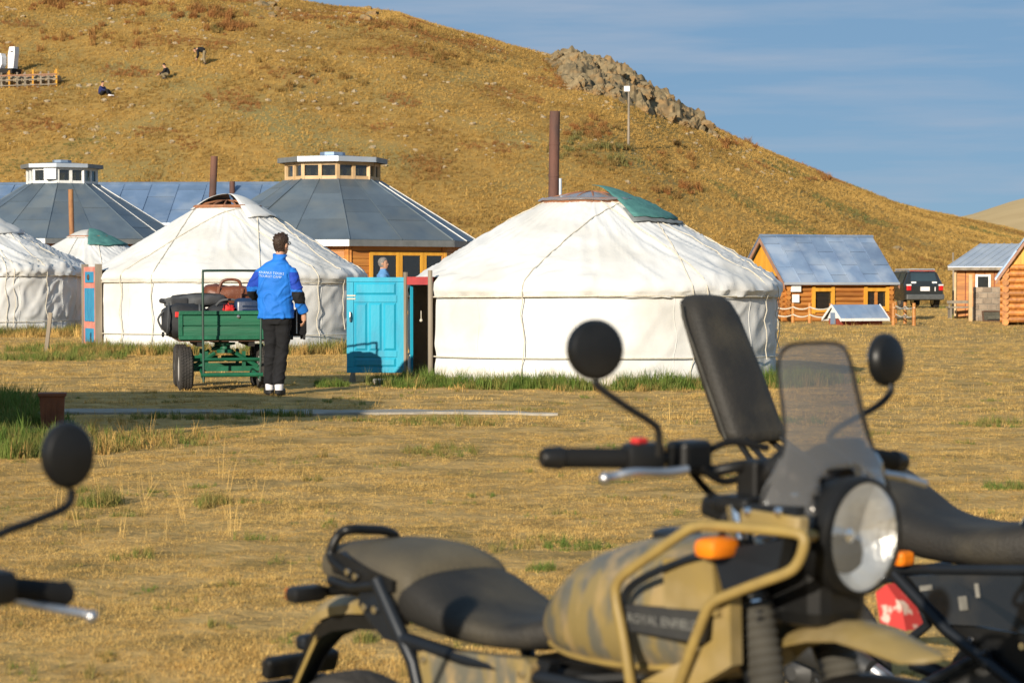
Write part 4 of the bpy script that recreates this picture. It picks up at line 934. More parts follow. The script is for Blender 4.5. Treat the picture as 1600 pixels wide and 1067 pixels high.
m.loft([[v + Vector((random.gauss(0, .004), random.gauss(0, .004), random.gauss(0, .004))) for v in r_] for r_ in rings])
for _ in range(70):
    t = random.uniform(0, 6.283); i_ = random.choice((2, 3, 4, 5, 6)); v = rings[i_][int(t / 6.283 * 18) % 18]; d_ = (v - hc).normalized(); m.tube([v - d_ * .01, v + d_ * .004 + Vector((0, 0, .002)), v + d_ * .007 + Vector((random.gauss(0, .006), random.gauss(0, .006), .005))], .006, 4, rs=[.008, .006, .001])
m.build('hair', 'hair_brown', pw, True, 60)
m = MB(); g0 = hc + fn * .095 + Vector((0, 0, .012))
for q in (-1, 1):
    m.tube([g0 + sd_ * q * (.032 + .024 * math.cos(t)) + Vector((0, 0, .018 * math.sin(t))) for t in [k * .628 for k in range(11)]], .0035, 5); m.tube([g0 + sd_ * q * .058, hc + sd_ * q * .084 - fn * .01 + Vector((0, 0, .012))], .0035, 5)
m.build('glasses', 'spectacles', pw, True)
# jacket
m = MB(); m.loft([ell((0, 0), .205, .150, .865), ell((0, 0), .203, .150, .90), ell((-.01, 0), .192, .142, 1.05), ell((-.015, 0), .205, .142, 1.25), ell((-.012, 0), .208, .132, 1.36), ell((-.005, 0), .180, .115, 1.44), ell((.01, 0), .125, .095, 1.495), ell((.03, .005), .078, .078, 1.525), ell((.04, .01), .072, .076, 1.585)])
limb(m, [(-.12, 0, 1.385), (-.185, .01, 1.345), (-.28, .08, 1.19), (-.265, .21, 1.13), (-.235, .32, 1.105)], [.07, .078, .066, .060, .050]); limb(m, [(.12, 0, 1.385), (.175, -.01, 1.345), (.245, -.03, 1.13), (.275, .0, 1.02), (.31, .03, .925)], [.07, .080, .068, .060, .050])
def jp(c):
    if c.x > .155 + .10 * max(0, 1.4 - c.z) * 0 and c.z < 1.40:
        e = c.x - lerp(.30, .17, (c.z - .92) / .48)
        if c.x > .150 + (1.38 - c.z) * .12:
            if 1.19 < c.z < 1.385: return 1
            if 1.03 < c.z <= 1.165: return 2
    if c.x < -.195 and c.z < 1.39: return 1 if c.z > 1.22 else (2 if c.y > -.02 and c.z < 1.17 else 0)
    return 0
jk = melt(m, 'jacket', ['jacket_blue', 'jacket_dark', 'cloth_black'], pw, .010, 3, jp, .014)
bvj = BVHTree.FromPolygons([v.co for v in jk.data.vertices], [tuple(p.vertices) for p in jk.data.polygons])
for i, tx in enumerate(('KHANUI TOURS', 'TOURIST CAMP')):
    M = Matrix.Translation((-.045 - .01 * i, -.3, 1.375 - .040 * i)) @ Matrix.Rotation(R(4), 4, 'Y') @ Matrix.Rotation(R(90), 4, 'X')
    text_mesh(tx, .040 if i == 0 else .037, M, 'jacket_lettering', 'print_white', jk, (bvj, Vector((0, 1, 0)), .004))
# trousers
m = MB(); m.loft([ell((0, 0), .165, .125, .80), ell((.0, 0), .172, .125, .86), ell((0, 0), .16, .12, .95)])
for x, q, y, k in ((-.07, -.085, .06, .01), (.075, .03, -.03, .03)):
    m.loft([ell((x, 0), .094, .115, .86, 16), ell((x * .95, .005), .088, .102, .74, 16), ell((lerp(x, q, .5) + .01, .015), .070, .080, .5, 16), ell((lerp(x, q, .8), y * .6), .064, .074, .3, 16), ell((q, y), .060, .078, .125, 16)])
melt(m, 'trousers', ['cloth_black'], pw, .011, 3, None, .011)
for q, y, rz in ((-.085, .06, .25), (.03, -.03, -.1)):
    MB().loft([ell((q, y + .005), .045, .06, .04, 12), ell((q, y), .050, .060, .10, 12), ell((q, y), .050, .060, .18, 12)]).build('sock', 'sock_white', pw, True)
    m = MB(); M = Matrix.Translation((q, y, 0)) @ Matrix.Rotation(rz, 4, 'Z'); m.M = M
    m.loft([[(v[0], v[1], .004) for v in ell((0, .07), .045, .145, 0, 16)], ell((0, .065), .054, .152, .022, 16), ell((0, .062), .054, .142, .055, 16), ell((0, .11), .036, .09, .065, 16)]); m.build('shoe', 'sole', pw, True)
# suitcase in the porter's hand
sc = empty('cabin_suitcase', (-2.66 + .20, 25.7 + .30, .62), R(12), 'black wheeled cabin suitcase held by the blue jacket porter', 'suitcase')
MB().box((0, 0, .19), (.20, .30, .30), bev=.04).build('shell', 'cloth_black', sc, True)
m = MB(); 
for y in (-.07, .07): m.tube([(.0, y, .34), (.05, y, .42)], .007, 6)
m.tube([(.05, -.08, .42), (.05, .08, .42)], .011, 6); m.build('handle', 'steel', sc, True)
for y in (-.13, .13):
    for x in (-.07, .07): MB().lathe([(.028, -.012), (.028, .012)], 12, Matrix.Translation((x, y, .03 - .002)) @ Matrix.Rotation(R(90), 4, 'Y')).build('wheel', 'sole', sc, True)
MB().box((-.02, -.173, .2), (.012, .006, .26)).build('zip', 'steel', sc)

# man before the hall
mw = empty('person', (-2.57, 45.5, 0), 0, 'grey haired person in light blue shirt standing before the round hall windows', 'person')
hc = Vector((0, 0, 1.64)); fc = Vector((1, -.25, 0)); m = MB(); head(m, hc, .98, fc)
m.loft([ell((0, 0), .14, .16, 1.0), ell((0, 0), .14, .17, 1.2), ell((0, 0), .12, .18, 1.40), ell((0, 0), .06, .06, 1.52)])
for s in (-1, 1):
    limb(m, [(0, s * .19, 1.38), (.02, s * .24, 1.12), (.16, s * .22, .94)], [.05, .04, .03]); hand(m, (.16, s * .22, .94), (1, 0, -.4), (0, -s, 0), (0, 0, 1))
    limb(m, [(0, s * .09, .95), (.02, s * .10, .5), (-.01, s * .10, .06)], [.09, .06, .04])
melt(m, 'body', ['skin'], mw, .010, 2); eyes(mw, hc, .98, fc)
MB().loft([[hc + Vector((math.cos(t) * (fr_ if math.cos(t) > 0 else bk_), math.sin(t) * w, z)) for t in [2 * math.pi * j / 16 for j in range(16)]] for z, w, fr_, bk_ in ((-.07, .066, -.03, .07), (-.03, .079, -.01, .10), (.03, .084, .03, .113), (.075, .078, .078, .10), (.108, .055, .058, .07), (.126, .02, .02, .025))]).build('hair', 'hair_grey', mw, True)
m = MB(); m.loft([ell((0, 0), .17, .19, .90), ell((.01, 0), .165, .185, 1.1), ell((0, 0), .145, .205, 1.3), ell((0, 0), .12, .19, 1.42), ell((0, 0), .07, .09, 1.50), ell((0, 0), .06, .065, 1.54)])
for s in (-1, 1): limb(m, [(0, s * .17, 1.40), (.01, s * .225, 1.28), (.02, s * .245, 1.15)], [.075, .07, .065])
melt(m, 'shirt', ['shirt_blue'], mw, .012, 3, None, .012)
m = MB(); m.loft([ell((0, 0), .15, .18, .75), ell((0, 0), .16, .185, .95)])
for s in (-1, 1): m.loft([ell((0, s * .09), .11, .10, .86, 14), ell((.02, s * .10), .085, .085, .5, 14), ell((-.01, s * .10), .08, .075, .06, 14)])
melt(m, 'trousers', ['navy'], mw, .013, 3)
for s in (-1, 1): MB().loft([ell((.05, s * .1), .14, .05, .004, 14), ell((.05, s * .1), .14, .05, .04, 14), ell((.03, s * .1), .10, .04, .09, 14)]).build('shoe', 'sole', mw, True)

# people on the hillside
def hill_person(px, py, label, pose, top, legs, rz, cap):
    p = HP(px, py); r = empty('person', p, rz, label, 'person', None); m = MB(); tp = MB(); lg = MB()
    if pose == 'sit':
        hc = Vector((.12, 0, .82)); f = Vector((1, 0, -.0)); hips = Vector((0, 0, .12)); sh = Vector((.08, 0, .60))
        kn = [(.42, s * .12, .38) for s in (-1, 1)]; ft = [(.66, s * .12, .05) for s in (-1, 1)]; hd = [(.46, s * .16, .34) for s in (-1, 1)]
    elif pose == 'squat':
        hc = Vector((.22, 0, .86)); f = Vector((1, 0, 0)); hips = Vector((0, 0, .28)); sh = Vector((.15, 0, .66))
        kn = [(.40, s * .16, .34) for s in (-1, 1)]; ft = [(.16, s * .14, .05) for s in (-1, 1)]; hd = [(.55, s * .14, .28) for s in (-1, 1)]
    else:
        hc = Vector((.62, 0, .92)); f = Vector((1, 0, 0)); hips = Vector((0, 0, .86)); sh = Vector((.45, 0, .95))
        kn = [(.06, s * .1, .45) for s in (-1, 1)]; ft = [(-.02, s * .12, .05) for s in (-1, 1)]; hd = [(.52, s * .16, .35) for s in (-1, 1)]
    head(m, hc, 1., f); limb(m, [hips, (hips + sh) / 2, sh, hc], [.1, .12, .10, .05])
    limb(tp, [hips, (hips + sh) / 2 + Vector((-.03, 0, .02)), sh], [.16, .18, .15])
    for k, s in enumerate((-1, 1)):
        a = sh + Vector((0, s * .17, -.02)); e = (a + Vector(hd[k])) / 2 + Vector((-.06, s * .05, -.05)); limb(m, [a, e, hd[k]], [.05, .04, .03]); hand(m, hd[k], Vector(hd[k]) - e, (0, 0, -1), (0, -s, 0)); limb(tp, [a, e, Vector(hd[k]).lerp(e, .15)], [.09, .07, .055])
        h = hips + Vector((0, s * .09, 0)); limb(m, [h, kn[k], ft[k]], [.09, .06, .04]); limb(lg, [h, kn[k], Vector(ft[k]).lerp(Vector(kn[k]), .12)], [.12, .085, .065])
        MB().loft([ell((ft[k][0] + .06, ft[k][1]), .14, .05, ft[k][2] - .05, 10), ell((ft[k][0] + .05, ft[k][1]), .12, .045, ft[k][2] + .03, 10)]).build('shoe', 'sock_white' if pose == 'sit' else 'sole', r, True)
    melt(m, 'body', ['skin'], r, .016, 2); melt(tp, 'jacket', [top], r, .02, 3); melt(lg, 'trousers', [legs], r, .02, 3)
    MB().ball(hc + Vector((-.01, 0, .035)), .10, 8, (1, .88, .95)).build('cap' if cap else 'hair', cap or 'hair_brown', r, True)
    return r
hill_person(158, 151, 'person in dark blue jacket sitting on the open hillside', 'sit', 'navy', 'cloth_black', R(-25), None)
hill_person(262, 124, 'person in black top squatting on the hillside', 'squat', 'cloth_black', 'khaki_cloth', R(195), 'cloth_black')
hill_person(320, 101, 'person in dark top bending down to the hillside grass', 'bend', 'cloth_black', 'khaki_cloth', R(185), None)

# ================================================================== hillside things
def hloc(px, py): p = HP(px, py); return Vector((p.x, p.y, hz(p.x, p.y)))
p = hloc(982, 233); D = p.y; k = D / F
lp = empty('lamp_pole', p, 0, 'thin pale wooden pole with white lamp box on the hillside', 'pole')
MB().tube([(0, 0, -.3), (.02, 0, 90 * k), ], .07, 8, rs=[.085, .06]).build('shaft', 'grey_wood', lp, True); MB().box((-.10, 0, 92 * k), (.36, .3, .34), bev=.03).build('lamp_box', 'white_paint', lp); MB().tube([(.02, 0, 88 * k), (.02, 0, 101 * k)], .03, 6).build('finial', 'grey_wood', lp)
# white sculpture on its dark base and the railed platform
p = hloc(10, 116); k = p.y / F
sg = empty('white_letters', p, R(-24), 'large white upright letter shapes on a dark plinth on the hillside', 'letters')
MB().box((-.1, 0, 3 * k), (44 * k, 1.0, 8 * k)).build('plinth', 'soot', sg)
m = MB(); o = 7 * k
m.prism([(-16 * k, -.42, o), (-16 * k, -.42, o + 4 * k), (-11 * k, -.42, o + 5 * k), (-13 * k, -.42, o + 12 * k), (-13 * k, -.42, o + 20 * k), (-9 * k, -.42, o + 25 * k), (-3 * k, -.42, o + 24 * k), (-1 * k, -.42, o + 18 * k), (-1 * k, -.42, o + 7 * k), (-5 * k, -.42, o)], (0, .5, 0)); m.build('letter', 'white_paint', sg)
m = MB(); m.prism([(1 * k, .1, o), (1 * k, .1, o + 22 * k), (4 * k, .1, o + 35 * k), (14 * k, .1, o + 35 * k), (14 * k, .1, o + 24 * k), (11 * k, .1, o)], (0, .45, 0)); l2 = m.build('letter', 'white_paint', sg)
MB().box((9 * k, .085, o + 27.5 * k), (5 * k, .02, 1.6 * k)).build('slot', 'soot', l2)
p0 = hloc(-60, 141); p1 = hloc(88, 136); k = p1.y / F
pf = empty('railed_platform', p0, 0, 'low plank rail platform filled with stones below the white letters', 'platform')
d = p1 - p0; ang = math.atan2(d.y, d.x); ln = d.length; dz = d.z / ln
for i in range(13):
    for y in (0, 1.0):
        if i % 2 == 0 or y == 0: MB().box(((d.x * i / 12) - math.sin(ang) * y, d.y * i / 12 + math.cos(ang) * y, d.z * i / 12 + .38), (.1, .1, 1.1 if i % 3 else 1.35), rz=ang).build('post', 'grey_wood' if i % 3 else 'yellow_wood', pf)
for z in (.12, .45, .74):
    for y in (-.06, 1.06):
        a = Vector((-math.sin(ang) * y, math.cos(ang) * y, z)); b = a + d; MB().tube([a, b], .05, 4).build('rail', 'grey_wood' if z < .7 else 'bargeboard', pf)
m = MB(); 
for i in range(34): q = d * (i + .5) / 34; m.ball((q.x, q.y + .5, q.z + .32 + .2 * random.random()), .32, 5, (1, 1, .8))
tag(m.build('stone_fill', 'stone', pf, True), kind='stuff')
# rock outcrop on the ridge: one thing, each boulder a part
ro = empty('rock_outcrop', hloc(980, 150), 0, 'jagged grey and ochre rock outcrop along the hill ridge', 'rocks')
pm('crag', (.27, .205, .115), (.13, .105, .062), scale=1.8, rough=.95, bump=1., bscale=5, spec=.1, c3=(.36, .21, .085), s3=.8, amt3=.65)
rk = random.Random(12); base_ = Vector(ro.location)
def boulder(parent, pos, s, sc3, seed, mat='crag', nm='boulder'):
    bm = bmesh.new(); bmesh.ops.create_icosphere(bm, subdivisions=4 if s > .55 else 3, radius=1); r2 = random.Random(seed)
    for _ in range(14):
        n = Vector((r2.gauss(0, 1), r2.gauss(0, 1), r2.gauss(0, .6))).normalized(); d = r2.uniform(.35, .75)
        for v in bm.verts:
            e = v.co.dot(n) - d
            if e > 0: v.co -= n * e * .97
    for v in bm.verts:
        c = v.co.copy(); k = Vector((seed * 1.7, 0, 0))
        v.co += c.normalized() * (.30 * noise.noise(c * 1.8 + k) + .22 * (abs(noise.noise(c * 3.6 + k)) - .2) + .10 * noise.noise(c * 8 + k))
        v.co = Vector((v.co.x * sc3[0], v.co.y * sc3[1], v.co.z * sc3[2])) * s
    rot = Matrix.Rotation(r2.uniform(-.5, .5), 4, 'Y') @ Matrix.Rotation(r2.uniform(0, 6), 4, 'Z'); bmesh.ops.transform(bm, matrix=rot, verts=bm.verts[:])
    me = bpy.data.meshes.new(nm); bm.to_mesh(me); bm.free(); me.materials.append(MATS[mat]); me.polygons.foreach_set('use_smooth', [True] * len(me.polygons)); me.set_sharp_from_angle(angle=R(22))
    o = link(nm, me, parent); o.location = pos; return o
TOP = [(835, 90), (880, 96), (905, 98), (960, 112), (1010, 142), (1050, 168), (1098, 199), (1125, 212)]; BOT = [(835, 100), (880, 128), (905, 142), (960, 155), (1010, 175), (1050, 190), (1098, 202), (1125, 214)]
for i in range(120):
    x = rk.uniform(835, 1120) if i > 60 else rk.uniform(880, 1090); t = rk.random() ** 1.3; y = lerp(interp(TOP, x), interp(BOT, x), t) + 4
    q = hloc(x, y); s = rk.uniform(.35, .95) * (.55 if x < 870 or x > 1100 else 1) * (1.15 if t < .35 else .85)
    boulder(ro, q - base_ + Vector((0, 0, -.05 * s)), s, (rk.uniform(.8, 1.5), rk.uniform(.8, 1.2), rk.uniform(.7, 1.3)), 100 + i)
vs, fs = [], []; us = [828 + 2.0 * i for i in range(153)]; ds = [146 + .55 * i for i in range(96)]
for D_ in ds:
    for u in us:
        X = (u - 800) / F * D_; z = hz(X, D_); py_ = 440 - F * (z - CZ) / D_
        m_ = sm((py_ - interp(TOP, u) + 16) / 12) * (1 - sm((py_ - interp(BOT, u) + 3) / 9)) * sm((u - 835) / 60) * (1 - sm((u - 1092) / 30)) * sm(.75 + 1.6 * noise.noise(Vector((X * .28, D_ * .2, 40))))
        v = Vector((X * .55, D_ * .4, z * .5)); rg_ = 1 - abs(noise.noise(v)) * 2.2; r2_ = 1 - abs(noise.noise(v * 2.7 + Vector((5, 0, 0)))) * 2.2
        st = noise.cell(Vector((X * 1.1, D_ * .5, 2))) * .16
        vs.append((X - base_.x, D_ - base_.y, z - base_.z - .35 + m_ * (.40 + .60 * max(0, rg_) + .40 * r2_ + .25 * noise.noise(v * 6) + st)))
for i in range(len(ds) - 1):
    for j in range(len(us) - 1): fs.append((i * 153 + j, i * 153 + j + 1, (i + 1) * 153 + j + 1, (i + 1) * 153 + j))
m = MB(); m.v, m.f, m.m = vs, fs, [0] * len(fs); m.build('bedrock', 'crag', ro, True, 25)
for x, y, s in ((905, 100, .8), (938, 100, .9), (965, 106, 1.1), (1003, 128, .7), (1045, 158, .8), (1070, 172, .8)):
    boulder(ro, hloc(x, y) - base_ + Vector((0, 0, .35)), s, (.65, .7, 1.25), int(x))
for i in range(16):
    q = hloc(rk.uniform(390, 640), rk.uniform(6, 32)); 
    tag(boulder(None, q, rk.uniform(.3, .6), (1.2, 1, .7), 400 + i, nm='ridge_boulder'), 'weathered boulder half sunk near the top of the hill', 'boulder', 'boulders near the hill top')
tag(boulder(None, hloc(1402, 391), .42, (1.6, 1, .6), 77, nm='hill_boulder'), 'pale boulder on the slope above the log cabin roof', 'boulder')

# ================================================================== bin, post
p = GP(82, 668); bi = empty('litter_bin', (p.x, p.y, 0), R(10), 'rusty brown square metal bin standing in the tall green grass', 'bin')
pm('bin_rust', (.24, .085, .035), (.17, .06, .028), scale=7, rough=.75, bump=.3, c3=(.30, .14, .07), s3=5)
m = MB(); m.loft([[(x * .095, y * .095, 0) for x, y in ((-1, -1), (1, -1), (1, 1), (-1, 1))], [(x * .108, y * .108, .285) for x, y in ((-1, -1), (1, -1), (1, 1), (-1, 1))]]); m.build('body', 'bin_rust', bi)
MB().box((0, 0, .292), (.245, .245, .03), bev=.006).build('rim', 'bin_rust', bi)
for x in (-.05, .0, .05): MB().box((x, -.108, .14), (.006, .012, .24), rx=R(-2.6)).build('rib', 'bin_rust', bi)
p = GP(72, 552); m = MB(); m.box((p.x + .04, p.y, .35), (.07, .06, .76), ry=.12, bev=.01); tag(m.build('wooden_stake', 'grey_wood'), 'leaning pale wooden stake in the grass beside the pink door', 'stake')

# ================================================================== cart and luggage
pm('cart_dark', (.012, .075, .045), (.03, .03, .028), scale=4, rough=.45); pm('cart_green', (.008, .105, .052), (.007, .08, .04), scale=5, rough=.5, bump=.15, c3=(.02, .19, .10), s3=3); pm('plank_green', (.010, .125, .062), (.018, .075, .042), scale=3, rough=.6, bump=.4, bscale=14, stretch=(.25, 2, 2), c3=(.05, .13, .08), s3=4)
pm('tyre', (.028, .026, .024), (.05, .045, .04), scale=9, rough=.9, bump=.5, bscale=40); pm('wheel_white', (.62, .60, .58), (.48, .46, .44), scale=6, rough=.5)
ct = empty('luggage_cart', (-3.33, 26.55, 0), R(11), 'green four wheeled plank cart loaded with luggage', 'cart')
MB().box((0, .95, .60), (1.10, 1.75, .04)).build('bed', 'dark_wood', ct)
for y, nm in ((.08, 'end_board'), (1.82, 'end_board')):
    eb = MB().box((0, y, .77), (1.10, .03, .30)).build(nm, 'cart_green', ct)
    if y < 1:
        for i in range(2): MB().box((0, y - .022, .70 + .125 * i), (1.0, .022, .115), bev=.006).build('plank', 'plank_green', eb)
        for z in (.625, .915): MB().box((0, y - .026, z), (1.10, .045, .045), bev=.005).build('trim', 'cart_green', eb)
        for x in (-.53, .53): MB().box((x, y - .026, .77), (.05, .043, .244), bev=.005).build('trim', 'cart_green', eb)
        MB().lathe([(.015, 0), (.02, .01), (.008, .02)], 10, Matrix.Translation((.14, y - .04, .87)) @ Matrix.Rotation(R(90), 4, 'X')).build('bolt', 'steel', eb)
for x in (-.535, .535):
    sb = MB().box((x, .95, .72), (.03, 1.68, .20)).build('side_board', 'cart_green', ct)
for x in (-.3, .3): MB().box((x, .95, .55), (.07, 1.7, .06)).build('chassis_rail', 'soot', ct)
for y, steer in ((.28, R(2)), (1.35, 0)):
    M0 = Matrix.Translation((0, y, 0)) @ Matrix.Rotation(steer, 4, 'Z')
    def sub(nm, mat, fn):
        q = MB(); q.M = M0; fn(q); return q.build(nm, mat, ct, True)
    sub('axle', 'cart_green', lambda q: q.box((0, 0, .255), (.86, .06, .06)))
    sub('axle', 'soot', lambda q: q.tube([(-.46, 0, .255), (.46, 0, .255)], .02, 8))
    sub('turntable', 'cart_green', lambda q: q.lathe([(.10, .44), (.10, .48), (.06, .49), (.06, .53), (.12, .54), (.12, .565)], 16))
    for s in (-1, 1):
        sub('brace', 'cart_green', lambda q: q.tube([(s * .38, -.02, .28), (s * .12, -.02, .44)], .025, 6))
        sub('brace', 'cart_green', lambda q: q.tube([(s * .40, -.04, .36), (s * .02, -.04, .36)], .02, 6))
        sub('brace', 'cart_green', lambda q: q.box((s * .22, 0, .36), (.04, .05, .2)))
        Mw = M0 @ Matrix.Translation((s * .47, 0, .255)) @ Matrix.Rotation(R(90), 4, 'Y')
        wh = empty('wheel'); wh.parent = ct
        q = MB(); q.lathe([(.15, -.075), (.215, -.085), (.245, -.07), (.255, -.045), (.255, .045), (.245, .07), (.215, .085), (.15, .075), (.15, -.075)], 36, Mw, cap=False)
        q.build('tyre', 'tyre', wh, True, 35)
        q = MB()
        for j in range(40):
            t = 2 * math.pi * j / 40
            for z, o in ((-.05, 0), (-.017, .5), (.017, 0), (.05, .5)):
                tt = t + o * 2 * math.pi / 40; q.M = Mw @ Matrix.Rotation(tt, 4, 'Z'); q.box((.256, 0, z), (.012, .028, .026))
        tag(q.build('tread', 'tyre', wh), kind='stuff')
        q = MB(); q.lathe([(.155, -.07), (.15, -.03), (.09, -.02), (.08, -.05), (.04, -.055), (.04, .055), (.08, .05), (.09, .02), (.15, .03), (.155, .07)], 28, Mw); q.build('rim', 'wheel_white', wh, True, 35)
m = MB(); M0 = Matrix.Translation((0, .28, 0)) @ Matrix.Rotation(R(6), 4, 'Z'); m.M = M0
m.tube(smoothpath([(-.33, -.46, .12), (-.34, -.48, .9), (-.34, -.49, 1.34), (-.335, -.49, 1.39), (-.29, -.49, 1.405), (.29, -.49, 1.405), (.335, -.49, 1.39), (.34, -.49, 1.34), (.34, -.48, .9), (.33, -.46, .12)], 3), .014, 8); m.build('handle', 'cart_dark', ct, True)
for x in (-.33, .33):
    m = MB(); m.M = M0; m.tube([(x, -.46, .16), (x * .9, -.02, .26)], .02, 8); m.build('drawbar', 'cart_green', ct, True)
m = MB(); m.M = M0; m.tube([(-.36, -.46, .20), (.36, -.46, .20)], .026, 8); m.build('crossbar', 'cart_green', ct, True)
m = MB(); m.M = M0; m.tube([(-.33, -.46, .38), (.33, -.46, .38)], .018, 8); m.build('crossbar', 'cart_green', ct, True)
pm('bag_black', (.016, .017, .02), (.026, .027, .03), scale=7, rough=.75, bump=.5, bscale=9); pm('bag_grey', (.085, .09, .095), (.05, .052, .056), scale=6, rough=.8, bump=.5, bscale=9); pm('leather', (.17, .055, .024), (.11, .034, .016), scale=6, rough=.45, bump=.4, bscale=12); pm('suitcase_navy', (.012, .03, .075), (.01, .022, .055), scale=5, rough=.3, bump=.05); pm('strap_red', (.60, .025, .02), (.5, .02, .02), rough=.6)
CM = ct.matrix_basis if False else Matrix.Translation(ct.location) @ Matrix.Rotation(R(11), 4, 'Z')
def bagshape(m, sz, seed, p=3.2, amp=.03, n=26):
    """soft bag: a super-ellipsoid with sags"""
    vs, fs = [], []; K = 16
    for i in range(K + 1):
        th = math.pi * i / K - math.pi / 2
        for j in range(n):
            ph = 2 * math.pi * j / n; g = lambda v: math.copysign(abs(v) ** (2 / p), v)
            q = Vector((g(math.cos(th)) * g(math.cos(ph)), g(math.cos(th)) * g(math.sin(ph)), g(math.sin(th))))
            d = noise.noise(q * 1.6 + Vector((seed, 0, 0))) * amp + noise.noise(q * 4 + Vector((seed, 2, 0))) * amp * .5
            vs.append((q.x * sz[0] / 2 + q.x * d, q.y * sz[1] / 2 + q.y * d, (q.z * sz[2] / 2 + q.z * d) + sz[2] / 2))
    for i in range(K):
        for j in range(n): fs.append((i * n + j, i * n + (j + 1) % n, (i + 1) * n + (j + 1) % n, (i + 1) * n + j))
    return m.add(vs, fs)
def bag(nm, label, cat, lx, ly, z, sz, mat, seed, rz=0., ry=0.):
    w = CM @ Vector((lx, ly, z)); r = empty(nm, w, R(11) + rz, label, cat); r.rotation_euler.y = ry
    m = MB(); bagshape(m, sz, seed); m.build('bag_body', mat, r, True, 70); return r
b = bag('duffel_bag', 'black duffel bag with red tab overhanging the cart end', 'bag', -.48, .42, .62, (.56, .62, .40), 'bag_black', 3, 0, R(3))
MB().box((-.02, -.315, .27), (.21, .02, .065), bev=.008).build('tab', 'strap_red', b)
for x in (-.2, .16): MB().tube(smoothpath([(x, -.2, .40), (x, -.31, .30), (x, -.31, .12), (x, -.2, .02)], 4), .012, 6).build('strap', 'bag_grey', b, True)
MB().tube(smoothpath([(-.25, -.1, .08), (-.31, -.12, .2), (-.25, -.1, .30)], 4), .013, 6).build('handle', 'bag_grey', b, True)
for x in (-.2, .0): MB().lathe([(.03, -.015), (.03, .015)], 12, Matrix.Translation((x - .05, -.27, .03)) @ Matrix.Rotation(R(90), 4, 'Y')).build('wheel', 'sole', b, True)
b = bag('travel_backpack', 'grey and black backpack lying on the black duffel bag', 'backpack', -.32, .62, .97, (.74, .46, .16), 'bag_grey', 8, R(-3), R(-4))
MB().box((-.18, -.18, .08), (.2, .12, .09), bev=.02).build('pocket', 'bag_black', b); MB().tube([(-.33, 0, .10), (-.40, -.02, .11), (-.33, -.1, .09)], .03, 8).build('roll', 'bag_black', b, True)
for y in (-.1, .1): MB().tube(smoothpath([(-.3, y, .13), (0, y * 1.4, .162), (.3, y, .13)], 4), .014, 6).build('strap', 'bag_black', b, True)
b = bag('black_holdall', 'black soft holdall behind the green end board', 'bag', .02, .50, .62, (.50, .6, .40), 'bag_black', 12)
MB().tube(smoothpath([(-.12, -.2, .38), (-.05, -.25, .44), (.1, -.25, .44), (.14, -.2, .37)], 4), .014, 6).build('handle', 'bag_grey', b, True)
b = bag('leather_holdall', 'brown leather holdall with arched handle on top of the cart load', 'bag', .08, .66, .99, (.66, .32, .24), 'leather', 20, R(-6), R(5))
for y in (-.08, .08): MB().tube(smoothpath([(-.13, y, .2), (-.11, y, .28), (-.02, y, .315), (.09, y, .30), (.12, y, .2)], 4), .016, 8).build('handle', 'leather', b, True)
for x in (-.14, .14): MB().box((x, -.155, .12), (.035, .02, .2), bev=.006).build('strap', 'leather', b)
MB().box((.14, -.17, .09), (.03, .012, .03)).build('buckle', 'steel', b)
w = CM @ Vector((.42, .30, .62)); b = empty('hard_suitcase', w, R(9), 'navy blue ribbed hard suitcase beside the brown leather holdall', 'suitcase')
MB().box((0, 0, .24), (.62, .26, .45), bev=.05).build('shell', 'suitcase_navy', b, True, 50)
for i in range(7): MB().box((0, -.132, .10 + .045 * i), (.44, .012, .018), bev=.004).build('rib', 'suitcase_navy', b)
MB().tube(smoothpath([(-.09, 0, .46), (-.07, 0, .50), (.07, 0, .50), (.09, 0, .46)], 3), .012, 6).build('handle', 'soot', b, True)
b = bag('red_pouch', 'small red pouch wedged between holdall and navy suitcase', 'pouch', .03, .18, .885, (.12, .10, .11), 'strap_red', 30)
MB().tube([(-.03, 0, .09), (0, 0, .14), (.03, 0, .09)], .008, 6).build('loop', 'strap_red', b, True)

# ================================================================== parked car
pm('car_paint', (.03, .034, .034), (.025, .028, .028), scale=2, rough=.25, coat=.6, metal=.3); pm('car_glass', (.03, .05, .06), (.025, .04, .05), scale=2, rough=.08, spec=.8); pm('lamp_red', (.55, .015, .015), (.45, .01, .01), rough=.25); pm('bumper', (.09, .095, .095), rough=.4); pm('plate', (.75, .72, .70), (.7, .65, .62), rough=.5); pm('lamp_white', (.75, .7, .68), rough=.3)
p = GP(1449, 481.5); ca = empty('parked_car', (p.x - .62, p.y + 1.6, 0), R(9), 'dark grey off road car with roof rack parked behind the log cabin', 'car')
def sec(y, w, z0, z1, tw, belt):     # body section at length y: sill width, roof width
    h = w / 2; t = tw / 2; return [(-h, y, z0), (h, y, z0), (h * 1.02, y, lerp(z0, belt, .5)), (h, y, belt), (t, y, z1 - .04), (t - .08, y, z1), (-t + .08, y, z1), (-t, y, z1 - .04), (-h, y, belt), (-h * 1.02, y, lerp(z0, belt, .5))]
MB().loft([sec(-2.35, 1.74, .48, 1.06, 1.62, 1.02), sec(-2.25, 1.88, .42, 1.16, 1.72, 1.10), sec(-2.18, 1.90, .40, 1.30, 1.66, 1.12), sec(-1.95, 1.92, .38, 1.76, 1.42, 1.13), sec(-1.4, 1.93, .38, 1.80, 1.42, 1.13), sec(.2, 1.93, .38, 1.79, 1.42, 1.12), sec(.6, 1.93, .38, 1.70, 1.40, 1.12), sec(1.15, 1.92, .38, 1.16, 1.66, 1.10), sec(2.1, 1.86, .42, 1.06, 1.6, 1.02), sec(2.4, 1.70, .5, .90, 1.5, .86)]).build('body', 'car_paint', ca, True, 35)
